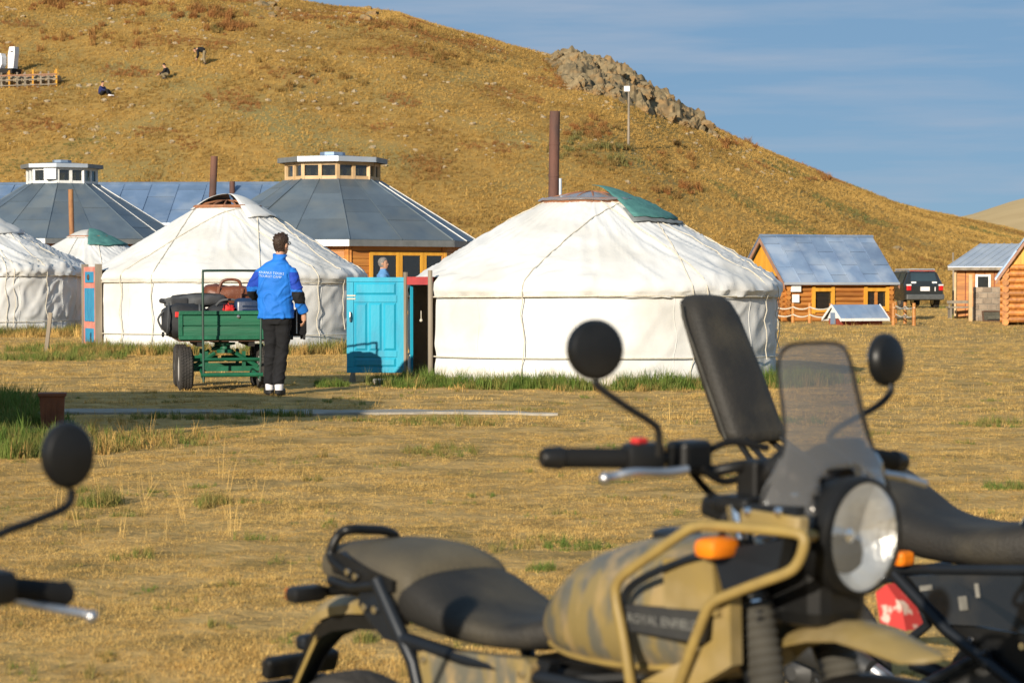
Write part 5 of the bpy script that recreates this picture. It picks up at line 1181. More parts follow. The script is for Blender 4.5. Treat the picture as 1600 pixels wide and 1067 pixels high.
MB().prism([(-.66, -2.21, 1.20), (.66, -2.21, 1.20), (.60, -1.985, 1.70), (-.60, -1.985, 1.70)], (0, -.012, .006)).build('rear_window', 'car_glass', ca)
for s in (-1, 1):
    for y0, y1 in ((-1.85, -1.1), (-1.02, -.1), (-.02, .75)):
        y1t = y1 if y1 < .5 else .45
        MB().prism([(s * .962, y0, 1.18), (s * .962, y1, 1.18), (s * .745, y1t, 1.70), (s * .745, y0 + .06, 1.70)], (s * .012, 0, .004)).build('side_window', 'car_glass', ca)
    t = MB().box((s * .80, -2.34, .98), (.22, .12, .26), bev=.03).build('tail_lamp', 'lamp_red', ca); MB().box((s * .80, -2.345, 1.11), (.24, .12, .08), bev=.02).build('lens', 'lamp_white', t)
    MB().box((s * .76, -2.46, .55), (.2, .03, .09), bev=.01).build('reflector', 'lamp_red', ca)
    m = MB(); m.tube([(s * .62, -1.9, 1.86), (s * .62, .2, 1.86)], .03, 6); m.build('roof_rail', 'zinc_pale', ca, True)
    MB().box((s * 1.05, .75, 1.2), (.2, .12, .18), bev=.03).build('side_mirror', 'car_paint', ca)
    for y in (-1.45, 1.45):
        Mw = Matrix.Translation((s * .82, y, .375)) @ Matrix.Rotation(R(90), 4, 'Y'); wh = empty('wheel'); wh.parent = ca
        MB().lathe([(.22, -.12), (.35, -.13), (.375, -.08), (.375, .08), (.35, .13), (.22, .12)], 28, Mw).build('tyre', 'tyre', wh, True, 35); MB().lathe([(.22, -.135), (.15, -.10), (.05, -.12), (.05, .12), (.15, .10), (.22, .135)], 20, Mw).build('rim', 'steel', wh, True)
    MB().box((s * .52, -2.225, 1.235), (.24, .012, .08)).build('sticker', 'white_paint', ca)
for i in range(4): MB().box((0, -1.8 + .6 * i, 1.88), (1.3, .06, .03)).build('rack_bar', 'zinc_pale', ca)
MB().box((0, -2.0, 1.79), (1.25, .14, .035), bev=.012).build('spoiler', 'red_paint', ca)
MB().box((0, -2.38, .54), (1.88, .22, .26), bev=.05).build('bumper', 'bumper', ca); MB().box((0, -2.372, .93), (.46, .03, .2)).build('number_plate', 'plate', ca); MB().box((.5, -2.372, .92), (.05, .03, .2)).build('handle', 'lamp_white', ca)
# plant at the hall window
# ================================================================== motorcycles
pm('khaki_paint', (.27, .19, .058), (.19, .14, .055), scale=7, rough=.5, coat=.15, bump=.05, c3=(.40, .31, .18), s3=5, amt3=.6)
pm('tank_camo', (.215, .16, .06), (.115, .108, .082), scale=12, rough=.5, coat=.15, lo=.44, hi=.54, c3=(.36, .25, .11), s3=16, amt3=.7, stretch=(1.6, 1.2, .6))
pm('frame_khaki', (.30, .21, .062), (.215, .15, .05), scale=14, rough=.5)
pm('plastic_black', (.006, .0065, .007), (.013, .0125, .012), scale=9, rough=.38, spec=.3); pm('rubber', (.007, .007, .0075), (.012, .012, .012), scale=9, rough=.7, spec=.2)
pm('seat_vinyl', (.10, .082, .05), (.05, .044, .033), scale=4, rough=.7, bump=.2, bscale=120, c3=(.15, .12, .07), s3=3.5, amt3=.6)
pm('seat_black', (.024, .021, .017), (.014, .013, .011), scale=5, rough=.65, bump=.2, bscale=120, c3=(.07, .058, .037), s3=4, amt3=.7)
pm('alloy', (.55, .55, .56), (.45, .45, .46), scale=8, rough=.35, metal=.9); pm('chrome', (.85, .85, .86), (.8, .8, .8), rough=.08, metal=1.); pm('steel_dark', (.018, .022, .028), (.012, .014, .018), scale=6, rough=.4, metal=.4); pm('gaiter', (.065, .06, .048), (.035, .033, .028), scale=9, rough=.85)
pm('amber', (.80, .22, .01), (.7, .17, .008), scale=9, rough=.3); pm('panel_navy', (.013, .019, .028), (.009, .014, .022), scale=2, rough=.25, coat=.5, c3=(.05, .046, .04), s3=5, amt3=.4); pm('engine', (.05, .05, .05), (.08, .08, .08), scale=7, rough=.5, metal=.5); pm('dust_white', (.22, .21, .185), (.12, .115, .10), scale=20, rough=.9); pm('switch_red', (.55, .03, .025), rough=.4)
pm('mud_flap', (.50, .045, .04), (.60, .45, .38), scale=22, rough=.7, lo=.52, hi=.60); pm('reflector_bowl', (.80, .79, .75), (.55, .55, .54), scale=14, rough=.30, metal=.75, bump=.5, bscale=22); pm('plate_black', (.022, .023, .025), (.035, .035, .033), scale=12, rough=.6); pm('letter_grey', (.22, .22, .20), (.15, .15, .14), scale=30, rough=.7)
BG = -.10                              # ground level where the motorcycles stand
class Bike:
    def __init__(s, px, py, D, th):
        s.p0 = P(px, py, D); t = R(th); s.h = Vector((math.sin(t), -math.cos(t), 0)); s.r = Vector((-math.cos(t), -math.sin(t), 0)); s.rz = math.atan2(s.h.y, s.h.x)
        s.base = Vector((s.p0.x, s.p0.y, BG))
    def __call__(s, x, y, o):          # pixel on the plane o metres to the rider's right of the bike's middle -> bike coordinates (forward, left, up)
        d = ray(x, y); c = Vector((0, 0, CZ)); k = (o + (s.p0 - c).dot(s.r)) / d.dot(s.r); q = c + d * k - s.p0
        return Vector((q.dot(s.h), -o, q.z + s.p0.z - BG))
def bloft(m, st, n=24, p=2.6, cy=0.):
    """body lofted along the bike: stations (a, zbottom, ztop, half width)"""
    rings = []
    for a, z0, z1, hw in st:
        r = []
        for j in range(n):
            t = 2 * math.pi * j / n; c, s_ = math.cos(t), math.sin(t)
            r.append((a, cy + hw * math.copysign(abs(c) ** (2 / p), c), (z0 + z1) / 2 + (z1 - z0) / 2 * math.copysign(abs(s_) ** (2 / p), s_)))
        rings.append(r)
    return m.loft(rings)
def spl(st, k=5):
    pts = [Vector((0, 0, 0, 0)) + Vector(q) for q in st]; out = []
    for i in range(len(pts) - 1):
        p0, p1, p2, p3 = pts[max(i - 1, 0)], pts[i], pts[i + 1], pts[min(i + 2, len(pts) - 1)]
        for j in range(k):
            t = j / k; out.append(.5 * ((2 * p1) + (p2 - p0) * t + (2 * p0 - 5 * p1 + 4 * p2 - p3) * t * t + (3 * p1 - p0 - 3 * p2 + p3) * t ** 3))
    out.append(pts[-1]); return [tuple(v) for v in out]
def wheel(root, a, r, w, nm='wheel'):
    wh = empty(nm); wh.parent = root; Mw = Matrix.Translation((a, 0, r)) @ Matrix.Rotation(R(90), 4, 'X')
    MB().lathe([(r - .075, -w * .35), (r - .04, -w / 2), (r - .012, -w * .42), (r, -w * .2), (r, w * .2), (r - .012, w * .42), (r - .04, w / 2), (r - .075, w * .35), (r - .075, -w * .35)], 44, Mw, cap=False).build('tyre', 'tyre', wh, True, 40)
    MB().lathe([(r - .08, -w * .3), (r - .095, -w * .2), (r - .095, w * .2), (r - .08, w * .3)], 40, Mw, cap=False).build('rim', 'alloy', wh, True)
    MB().lathe([(.02, -.08), (.05, -.05), (.05, .05), (.02, .08)], 16, Mw).build('hub', 'engine', wh, True)
    m = MB()
    for j in range(24):
        t = 2 * math.pi * j / 24; s = 1 if j % 2 else -1; m.tube([Mw @ Vector((.05 * math.cos(t + .5 * s), .05 * math.sin(t + .5 * s), .03 * s)), Mw @ Vector(((r - .09) * math.cos(t), (r - .09) * math.sin(t), 0))], .002, 4)
    tag(m.build('spokes', 'steel', wh), kind='stuff')
    MB().lathe([(.07, -.075), (.13, -.075), (.13, -.07), (.07, -.07)], 28, Mw).build('brake_disc', 'steel', wh, True)
    return wh
def arc_guard(root, nm, mat, ca, cz, r0, t0, t1, w, thick=.008, n=16, crown=.02):
    """mudguard: curved shell around a wheel centre"""
    rings = []
    for i in range(n + 1):
        t = lerp(t0, t1, i / n); row = []
        for (q, dr) in ((-1, -crown), (-.7, 0), (0, crown * .4), (.7, 0), (1, -crown)): row.append((ca + (r0 + dr) * math.cos(t), q * w / 2, cz + (r0 + dr) * math.sin(t)))
        for (q, dr) in ((1, -crown), (.7, 0), (0, crown * .4), (-.7, 0), (-1, -crown)): row.append((ca + (r0 + dr - thick) * math.cos(t), q * w / 2 * .97, cz + (r0 + dr - thick) * math.sin(t)))
        rings.append(row)
    m = MB(); m.loft(rings); return m.build(nm, mat, root, True, 50)
def mirror(root, c, r, axis, stem, rx=1.):
    mr = empty('mirror'); mr.parent = root; ax = Vector(axis).normalized(); M = Matrix.Translation(c) @ ax.to_track_quat('Z', 'Y').to_matrix().to_4x4()
    MB().lathe([(.004, .017), (r * .55, .016), (r * .86, .012), (r * .96, .006), (r, .0), (r, -.006), (r * .97, -.012)], 30, M @ Matrix.Diagonal((rx, 1, 1, 1))).build('shell', 'plastic_black', mr, True, 22)
    MB().lathe([(r * .94, -.010), (r * .94, -.014)], 30, M @ Matrix.Diagonal((rx, 1, 1, 1))).build('mirror_glass', 'chrome', mr, True)
    MB().tube(smoothpath(stem, 5), .0065, 8).build('stem', 'plastic_black', mr, True); return mr
def lower_half(root, fa=.06, ra=-1.36, khaki='khaki_paint'):
    """wheels, engine, frame, fork legs, exhaust: mostly below the picture"""
    wheel(root, fa, .335, .09); wheel(root, ra, .27, .12)
    e = MB().box((-.62, 0, .36), (.36, .24, .26), bev=.05).build('engine', 'engine', root, True); MB().lathe([(.10, -.13), (.11, -.10), (.11, .10), (.10, .13)], 24, Matrix.Translation((-.70, 0, .34)) @ Matrix.Rotation(R(90), 4, 'X')).build('crankcase', 'engine', e, True)
    for i in range(7): MB().box((-.52, 0, .50 + i * .024), (.19, .19, .012), ry=R(-10)).build('cooling_fin', 'engine', e)
    m = MB(); m.tube(smoothpath([(-.22, 0, .88), (-.30, 0, .6), (-.36, 0, .3), (-.45, 0, .17), (-.8, 0, .17), (-.95, 0, .3)], 4), .024, 8); m.build('frame', 'steel_dark', root, True)
    for s in (-1, 1):
        MB().tube([(-.93, s * .11, .36), (ra, s * .10, .27)], .022, 8).build('swingarm', 'steel_dark', root, True)
        MB().tube([(-.20, s * .10, .80), (fa - .02, s * .10, .335)], .024, 10).build('fork_leg', 'steel_dark', root, True)
        MB().tube([(-.72, s * .12, .26), (-.72, s * .24, .27)], .016, 8).build('footpeg', 'rubber', root, True)
    MB().tube(smoothpath([(-.45, -.10, .5), (-.30, -.12, .38), (-.4, -.13, .26), (-.8, -.15, .25), (-1.0, -.19, .34)], 5), .022, 10).build('exhaust_pipe', 'alloy', root, True)
    MB().tube([(-1.0, -.20, .34), (-1.1, -.20, .36), (-1.42, -.20, .42)], .05, 14, rs=[.03, .055, .05]).build('silencer', 'engine', root, True)
    MB().tube([(-.78, .1, .24), (-.70, .32, .012)], .012, 8).build('side_stand', 'steel_dark', root, True)

# ---------------- the khaki motorcycle in front
B = Bike(1345, 840, 3.9, 43)
mk = empty('motorcycle', B.base, B.rz, 'dusty khaki adventure motorcycle with smoked windscreen and round headlight', 'motorcycle')
lower_half(mk)
# headlight
MH = Matrix.Translation((0, 0, B(1345, 838, 0).z)) @ Matrix.Rotation(R(91), 4, 'Y') @ Matrix.Scale(.93, 4)
hl = MB().lathe([(.001, -.15), (.07, -.135), (.100, -.09), (.110, -.03), (.112, -.005), (.109, .006), (.103, .006)], 40, MH, cap=False).build('headlight', 'plastic_black', mk, True, 50)
MB().lathe([(.012, -.062), (.03, -.057), (.06, -.042), (.09, -.015), (.1025, .006)], 40, MH, cap=False).build('reflector', 'reflector_bowl', hl, True)
MB().lathe([(.014, -.06), (.014, -.025), (.004, -.02)], 12, MH).build('bulb', 'chrome', hl, True)
MB().lathe([(.102, .008), (.092, .018), (.066, .029), (.033, .035), (.002, .036)], 40, MH, cap=False).build('lens', 'lamp_glass', hl, True)
MB().lathe([(.101, .004), (.1075, .005), (.1075, .012), (.101, .013), (.101, .004)], 40, MH, cap=False).build('bezel', 'plastic_black', hl, True)
# windscreen: bent smoked sheet
top = B(1284, 536, 0); rows = []
VW = [(.955, .010, .165), (.99, -.005, .178), (1.03, -.030, .168), (1.07, -.048, .140), (1.10, -.058, .118), (1.15, -.072, .108), (1.20, -.084, .103), (1.24, -.092, .099), (1.258, -.096, .095), (1.268, -.099, .085), (top.z, -.10, .066)]
VW = spl([(z, a, w, 0) for z, a, w in VW], 3)
for z, a, w, _ in VW:
    row = []
    for j in range(17):
        q = -1 + j / 8; row.append(Vector((a - .32 * (q * w) ** 2 / .03 * .10 - .9 * max(0, 1.06 - z) * (abs(q) ** 2) * .55, q * w, z)))
    rows.append(row)
vs = [p for r in rows for p in r]; fs = [(i * 17 + j, i * 17 + j + 1, (i + 1) * 17 + j + 1, (i + 1) * 17 + j) for i in range(len(rows) - 1) for j in range(16)]
fs = [f for f in fs if not (vs[f[0]].z < 1.045 and abs(vs[f[0]].y) < .105 and abs(vs[f[1]].y) < .105 and (vs[f[0]].z - .94) ** 2 + vs[f[0]].y ** 2 < .112 ** 2)]
m = MB(); m.add(vs, fs); ws = m.build('windscreen', 'smoke_screen', mk, True, 60, recalc=False); sdm = ws.modifiers.new('t', 'SOLIDIFY'); sdm.thickness = .004
for y, z in ((-.11, 1.015), (.11, 1.015), (-.13, .965), (-.155, .962)):
    MB().lathe([(.007, 0), (.007, .006), (.003, .009)], 10, Matrix.Translation((-.035 - .2 * abs(y), y, z)) @ Matrix.Rotation(R(80), 4, 'Y')).build('screen_bolt', 'chrome', ws, True)
MB().tube(smoothpath([rows[0][0], rows[4][0], rows[12][0], rows[20][0], rows[26][1], rows[-1][4], rows[-1][8], rows[-1][12], rows[26][15], rows[20][16], rows[12][16], rows[4][16], rows[0][16]], 4), .003, 6).build('screen_edge', 'plastic_black', ws, True)
# instruments behind the screen
ic = empty('instrument_cluster'); ic.parent = mk
for y, z, r in ((-.045, 1.045, .045), (.045, 1.04, .052), (.0, 1.02, .03)):
    MB().lathe([(r * .7, -.05), (r, -.03), (r, .02), (r * .9, .024)], 24, Matrix.Translation((-.125, y, z)) @ Matrix.Rotation(R(-65), 4, 'Y')).build('gauge', 'plastic_black', ic, True)
MB().box((-.13, 0, 1.0), (.05, .18, .06), bev=.015).build('cluster_bracket', 'plastic_black', ic)
# bars, grips, controls
barR, barL = B(848, 715, .42), B(1412, 722, -.42); inR = B(1050, 716, .19); clampR = Vector((-.215, -.06, 1.055)); inL = Vector((-.235, .20, 1.07))
MB().tube(smoothpath([barR, lerp(barR, inR, .5), inR, B(1105, 735, .11), clampR, Vector((-.215, .06, 1.055)), Vector((-.22, .12, 1.06)), inL, lerp(inL, barL, .5), barL], 5), .011, 10).build('handlebar', 'plastic_black', mk, True)
for E_, I_ in ((barR, inR), (barL, inL)):
    d = (I_ - E_); g = MB().tube([E_ + d * .12, E_ + d * .62], .0175, 14).build('grip', 'rubber', mk, True)
    MB().tube([E_ - d * .01, E_ + d * .02, E_ + d * .14, E_ + d * .16], .02, 14, rs=[.014, .0185, .0205, .016]).build('bar_end', 'plastic_black', g, True)
    MB().box(E_ + d * .77, (.045, .075, .055), rz=math.atan2(d.y, d.x) - R(90), bev=.012).build('switch_housing', 'plastic_black', mk, True)
MB().box(barR + (inR - barR) * .74 + Vector((0, 0, .030)), (.02, .028, .012), bev=.004).build('kill_switch', 'switch_red', mk)
MB().box(B(1076, 712, .16), (.05, .08, .055), rz=.1, bev=.01).build('brake_reservoir', 'plastic_black', mk)
MB().tube(smoothpath([B(945, 747, .36), B(960, 744, .34), B(990, 738, .31), B(1040, 738, .24), B(1075, 733, .20)], 5), .008, 8, rs=None).build('brake_lever', 'alloy', mk, True); MB().ball(B(945, 747, .36), .011, 8).build('lever_ball', 'alloy', mk, True)
MB().tube(smoothpath([B(1446, 756, -.38), B(1420, 748, -.34), B(1390, 742, -.30), B(1350, 738, -.22)], 5), .008, 8).build('clutch_lever', 'alloy', mk, True)
mirror(mk, B(931, 546, .40), .051, (1, -.35, .05), [B(931, 594, .40), B(936, 605, .395), B(980, 636, .345), B(1018, 660, .30), B(1029, 675, .285), B(1029, 712, .28)])
mirror(mk, B(1386, 562, -.40), .051, (1, .10, .05), [B(1392, 600, -.40), B(1390, 615, -.395), B(1368, 636, -.36), B(1310, 668, -.28), B(1296, 690, -.26), Vector((-.235, .26, 1.08))])
for q, w_ in ((-1, .045), (1, .045)): MB().box((-.205, q * .05, 1.03), (.05, .03, .07), bev=.008).build('bar_clamp', 'plastic_black', mk)
MB().box((-.20, 0, .99), (.09, .24, .03), bev=.012).build('top_yoke', 'plastic_black', mk); MB().box((-.165, 0, .80), (.09, .25, .035), bev=.012).build('bottom_yoke', 'plastic_black', mk)
MB().box((-.10, 0, .86), (.14, .14, .16), bev=.03).build('headstock', 'plastic_black', mk)
for pts in ([B(1175, 740, .02), B(1130, 752, .09), B(1095, 730, .15)], [B(1200, 700, 0), B(1140, 690, .07), B(1090, 715, .14)], [B(1190, 770, .02), B(1150, 790, .05), B(1110, 770, .08), B(1080, 735, .14)], [Vector((-.2, -.08, 1.0)), Vector((-.22, -.11, .95)), Vector((-.2, -.09, .8))]):
    MB().tube(smoothpath(pts, 5), .007, 7).build('cable', 'rubber', mk, True)
MB().box(B(1135, 797, .07), (.09, .05, .04), ry=.2, bev=.012).build('ignition_bracket', 'plastic_black', mk)
# fork uppers with gaiters
for s in (-1, 1):
    a, b = Vector((-.195, s * .10, .99)), Vector((-.105, s * .10, .62)); f = MB().tube([a, b], .021, 12).build('fork_tube', 'chrome', mk, True)
    g = MB(); st = [a.lerp(b, .45 + .55 * i / 26) for i in range(27)]; g.tube(st, .03, 14, rs=[.030 + (.004 if i % 2 else 0) for i in range(27)]); g.build('gaiter', 'gaiter', f, True)
    MB().tube([a.lerp(b, .33), a.lerp(b, .44)], .031, 12).build('fork_clamp', 'plastic_black', f, True)
# front mudguard (beak)
rings = []
for px_, py_, w, dr in ((1203, 1014, .05, 0), (1228, 992, .062, 0), (1262, 976, .07, 0), (1300, 968, .073, 0), (1345, 968, .073, 0), (1392, 984, .068, 0), (1432, 1004, .05, 0), (1458, 1016, .028, 0), (1474, 1024, .005, 0)):
    c = B(px_, py_, 0); row = [c + Vector((0, q * w, -min(.026, w * .5) * abs(q) ** 2.2)) for q in (-1, -.8, -.5, 0, .5, .8, 1)]; row += [v - Vector((0, v.y * .04, .005)) for v in reversed(row)]; rings.append(row)
m = MB(); m.loft(rings); fg = m.build('front_mudguard', 'khaki_paint', mk, True, 50)
arc_guard(mk, 'hugger', 'plastic_black', .06, .335, .37, R(40), R(150), .10)
# tank
TK = spl([(-.725, .69, .745, .06), (-.68, .672, .79, .10), (-.60, .655, .855, .145), (-.50, .648, .895, .172), (-.40, .65, .915, .182), (-.30, .66, .915, .172), (-.22, .68, .885, .14), (-.185, .70, .86, .10)])
m = MB(); bloft(m, TK, 32, 2.5); tk = m.build('tank', 'tank_camo', mk, True, 60)
MB().lathe([(.045, 0), (.045, .012), (.03, .018)], 24, Matrix.Translation((-.43, 0, .905))).build('fuel_cap', 'steel_dark', tk, True)
MB().tube([(a, -(hw * (1 - .72 ** 2.5) ** .4 + .002), (z0 + z1) / 2 - .72 * (z1 - z0) / 2) for a, z0, z1, hw in TK[1:-4]], .006, 6).build('tank_seam', 'frame_khaki', tk, True)
# side shields
m = MB(); m.prism([B(1035, 872, .205), B(1112, 868, .205), B(1120, 962, .205), B(1040, 955, .205)], (0, .02, 0)); m.build('shield', 'khaki_paint', mk)
m = MB(); m.prism([B(1112, 860, .20), B(1225, 842, .18), B(1215, 890, .18), B(1130, 925, .20)], (0, .03, 0)); m.build('shield', 'steel_dark', mk)
m = MB(); m.prism([B(1118, 930, .19), B(1140, 925, .19), B(1142, 1040, .19), B(1085, 1075, .19), B(1000, 1066, .19), B(1070, 1030, .19), B(1112, 1000, .19)], (0, .03, 0)); m.build('shield', 'khaki_paint', mk)
q4 = [B(972, 944, .212), B(1106, 955, .212), B(1092, 1004, .212), B(980, 984, .212)]
m = MB(); m.prism(q4, (0, .014, 0)); lp_ = m.build('name_plate', 'plate_black', mk)
cx_ = sum(q4, Vector()) / 4 + Vector((0, -.002, 0)); dx_ = (q4[1] + q4[2] - q4[0] - q4[3]).normalized(); M = Matrix((( dx_.x, 0, 0, cx_.x), (0, 0, -1, cx_.y - .001), (dx_.z, 1, 0, cx_.z), (0, 0, 0, 1)))
text_mesh('ROYAL ENFIELD', .0235, M, 'plate_lettering', 'letter_grey', lp_)
MB().tube(smoothpath([B(968, 955, .215), B(978, 925, .215), B(1000, 905, .215), B(1060, 878, .21), B(1100, 868, .205)], 5), .007, 6).build('guard_strap', 'steel_dark', mk, True)
MB().tube([B(975, 985, .21), B(985, 1040, .21), B(990, 1085, .21)], .009, 6).build('guard_strap', 'steel_dark', mk, True)
# tank guard tube
gp_ = [(992, 1120, .20), (985, 1067, .225), (972, 985, .23), (962, 935, .23), (964, 912, .23), (980, 893, .23), (1030, 858, .225), (1072, 829, .22), (1090, 822, .215), (1110, 821, .21), (1170, 825, .20), (1235, 831, .19), (1254, 838, .185), (1256, 852, .185), (1248, 876, .185), (1232, 893, .19), (1190, 909, .20), (1135, 930, .21), (1112, 942, .215), (1100, 962, .215), (1078, 1020, .21), (1058, 1080, .20), (1050, 1130, .19)]
MB().tube(smoothpath([B(*q) for q in gp_], 4), .0094, 10).build('crash_guard', 'frame_khaki', mk, True)
MB().tube([B(1252, 836, .185), Vector((-.02, -.10, .95)), Vector((-.08, 0, .94))], .0105, 8).build('crash_guard_stay', 'frame_khaki', mk, True)
MB().box(B(1210, 813, .175), (.13, .03, .03), ry=R(3), bev=.006).build('screen_bracket', 'khaki_paint', mk)
for x in (1170, 1218): MB().lathe([(.008, 0), (.008, .006), (.003, .009)], 10, Matrix.Translation(B(x, 799, .19)) @ Matrix.Rotation(R(90), 4, 'X')).build('bolt', 'chrome', mk, True)
m = MB(); m.prism([B(1160, 788, .185), B(1246, 792, .185), B(1246, 812, .185), B(1156, 808, .185)], (0, .02, 0)); m.build('bracket_plate', 'steel_dark', mk)
# front indicator
fi = MB().tube([B(1165, 858, .13), B(1150, 856, .16)], .018, 10).build('indicator', 'plastic_black', mk, True)
m = MB(); c = B(1120, 855, .215); m.box(c, (.05, .075, .036), rz=R(2), bev=.014); m.build('indicator_lens', 'amber', fi, True)
# seat
m = MB(); bloft(m, spl([(-1.385, .755, .79, .06), (-1.365, .745, .815, .10), (-1.31, .735, .832, .125), (-1.22, .715, .838, .138), (-1.12, .695, .834, .142), (-1.05, .685, .815, .142), (-1.03, .69, .79, .13)]), 30, 3.2); m.build('pillion_seat', 'seat_vinyl', mk, True, 60)
m = MB(); bloft(m, spl([(-1.085, .69, .765, .12), (-1.07, .68, .79, .14), (-1.02, .672, .79, .148), (-.95, .665, .762, .148), (-.87, .66, .732, .138), (-.79, .66, .722, .118), (-.72, .665, .733, .095), (-.66, .68, .755, .07)]), 30, 3.0); rs_ = m.build('rider_seat', 'seat_black', mk, True, 60)
pp = []
for t in [i / 24 for i in range(25)]:
    y = lerp(-.15, .15, t); pp.append((-1.075 + .035 * (y / .15) ** 2 * 0 - .0, y, .80 - .10 * abs(y / .15) ** 5))
MB().tube(pp, .006, 6).build('piping', 'gaiter', rs_, True)
# rear frame, rails, rack
SF = .155
for s in (1, -1):
    MB().tube([Vector((-1.115, -s * SF, .775)), Vector((-1.06, -s * SF, .70)), Vector((-1.0, -s * SF, .62)), Vector((-.93, -s * .15, .40))], .016, 10).build('subframe', 'steel_dark', mk, True)
    MB().tube([Vector((-1.03, -s * SF, .665)), Vector((-.85, -s * .15, .645)), Vector((-.66, -s * .13, .63)), Vector((-.45, -s * .10, .62))], .015, 10).build('subframe', 'steel_dark', mk, True)
    MB().tube([Vector((-1.10, -s * SF, .765)), Vector((-1.2, -s * .15, .75)), Vector((-1.29, -s * .135, .755))], .011, 10).build('subframe', 'plastic_black', mk, True)
gr = smoothpath([B(560, 905, .14), B(530, 885, .14), B(517, 868, .135), B(521, 850, .13), B(531, 834, .12), B(546, 827, .11), B(575, 827, .06), B(602, 829, .01), B(618, 838, -.03), Vector((-1.36, .09, .80)), Vector((-1.30, .13, .78))], 5)
MB().tube(gr, .0105, 10).build('grab_rail', 'plastic_black', mk, True)
m = MB(); m.prism([B(514, 868, .14), B(530, 862, .14), B(575, 890, .15), B(612, 908, .155), B(612, 925, .155), B(575, 915, .15), B(520, 895, .14)], (0, .03, 0)); m.build('rack_bracket', 'plastic_black', mk)
for x, y in ((545, 893), (557, 900)): MB().lathe([(.007, 0), (.007, .006)], 10, Matrix.Translation(B(x, y, .155)) @ Matrix.Rotation(R(90), 4, 'X')).build('bolt', 'chrome', mk, True)
m = MB(); m.prism([B(562, 925, .15), B(600, 922, .15), B(612, 940, .155), B(622, 1005, .155), B(600, 998, .155), B(575, 970, .15), B(560, 945, .15)], (0, .02, 0)); m.build('tail_plate', 'steel_dark', mk)
for x, y in ((571, 948), (587, 952)): MB().lathe([(.008, 0), (.008, .006)], 10, Matrix.Translation(B(x, y, .157)) @ Matrix.Rotation(R(90), 4, 'X')).build('bolt', 'chrome', mk, True)
m = MB(); m.prism([B(652, 1022, .165), B(665, 1012, .165), B(820, 1030, .15), B(830, 1042, .15), B(820, 1110, .15), B(670, 1110, .165)], (0, .03, 0)); sp2 = m.build('side_panel', 'tank_camo', mk)
for x, y in ((661, 1030), (815, 1053)): MB().lathe([(.007, 0), (.007, .006)], 10, Matrix.Translation(B(x, y, .17 if x < 700 else .155)) @ Matrix.Rotation(R(90), 4, 'X')).build('bolt', 'chrome', mk, True)
m = MB(); m.prism([B(840, 1030, .13), B(860, 1036, .13), B(830, 1110, .13), B(810, 1110, .13)], (0, .03, 0)); m.build('side_strut', 'steel_dark', mk)
MB().box((-.55, 0, .60), (.5, .16, .10), bev=.03).build('airbox', 'plastic_black', mk)
# rear mudguard: khaki top, black flap curving down behind the wheel
def beak(nm, mat, pts, drop):
    rings = []
    for px_, py_, w, th in pts:
        c = B(px_, py_, 0); row = [c + Vector((0, q * w, -drop * abs(q) ** 2.2)) for q in (-1, -.8, -.5, 0, .5, .8, 1)]; row += [v + Vector((0, -v.y * .05, -th)) for v in reversed(row)]; rings.append(row)
    m = MB(); m.loft(rings); return m.build(nm, mat, mk, True, 50)
beak('rear_mudguard', 'khaki_paint', [(612, 918, .06, .02), (575, 918, .06, .02), (545, 922, .058, .02), (515, 938, .052, .015), (492, 960, .04, .01)], .03)
beak('mudguard_liner', 'plastic_black', [(612, 950, .052, .03), (575, 948, .052, .03), (545, 952, .05, .03), (515, 966, .04, .03), (498, 985, .028, .04), (480, 1020, .022, .05), (462, 1060, .022, .05), (445, 1110, .022, .05)], .012)
for s in (-1, 1): MB().tube([B(505, 975, -s * .035), B(484, 1020, -s * .03), B(462, 1070, -s * .03)], .006, 6).build('plate_stay', 'frame_khaki', mk, True)
c = B(470, 1036, 0); MB().box(c, (.03, .20, .05), ry=R(20), bev=.01).build('plate_bracket', 'plastic_black', mk)
for s in (-1, 1): MB().box(c + Vector((-.018, s * .075, 0)), (.012, .035, .03), bev=.004).build('reflector', 'steel_dark', mk)
MB().box(c + Vector((-.045, 0, -.10)), (.012, .19, .13), ry=R(14)).build('number_plate', 'plate_black', mk); MB().box(B(484, 1002, 0), (.04, .06, .035), bev=.012).build('tail_lamp', 'steel_dark', mk)
for s in (1, -1):
    c = B(478, 927, .19); c.y = -s * .19
    MB().tube([(c.x + .05, -s * .05, c.z - .005), (c.x + .01, -s * .10, c.z), (c.x, -s * .15, c.z)], .011, 8).build('indicator_stalk', 'plastic_black', mk, True)
    ri = MB().box(c, (.045, .085, .034), bev=.012).build('rear_indicator', 'plastic_black', mk, True); MB().box(c + Vector((-.022, 0, 0)), (.012, .07, .026), bev=.004).build('lens', 'amber', ri)

# ---------------- black motorcycle with tall backrest, parked behind to the right
B2 = Bike(1500, 812, 6.1, 43)
m2 = empty('motorcycle', B2.base, B2.rz, 'black motorcycle with tall padded backrest parked behind the khaki motorcycle', 'motorcycle')
off = empty('tmp2'); bpy.data.objects.remove(off)
nb0 = set(bpy.data.objects); lower_half(m2, .92, -.52); 
for o in [o for o in bpy.data.objects if o not in nb0 and o.parent == m2 and o.name.split('.')[0] not in ('wheel',)]: o.location.x += .86
for o in [o for o in bpy.data.objects if o not in nb0 and o.name.split('.')[0] == 'swingarm' and o.parent == m2]: o.location.x -= .0
m = MB(); bloft(m, spl([(-.62, .80, .86, .09), (-.56, .77, .895, .13), (-.42, .74, .90, .15), (-.28, .715, .875, .155), (-.18, .67, .82, .155), (-.08, .64, .765, .15), (.05, .63, .742, .15), (.2, .63, .75, .14), (.36, .64, .78, .10)]), 30, 3.0); m.build('seat', 'seat_black', m2, True, 60)
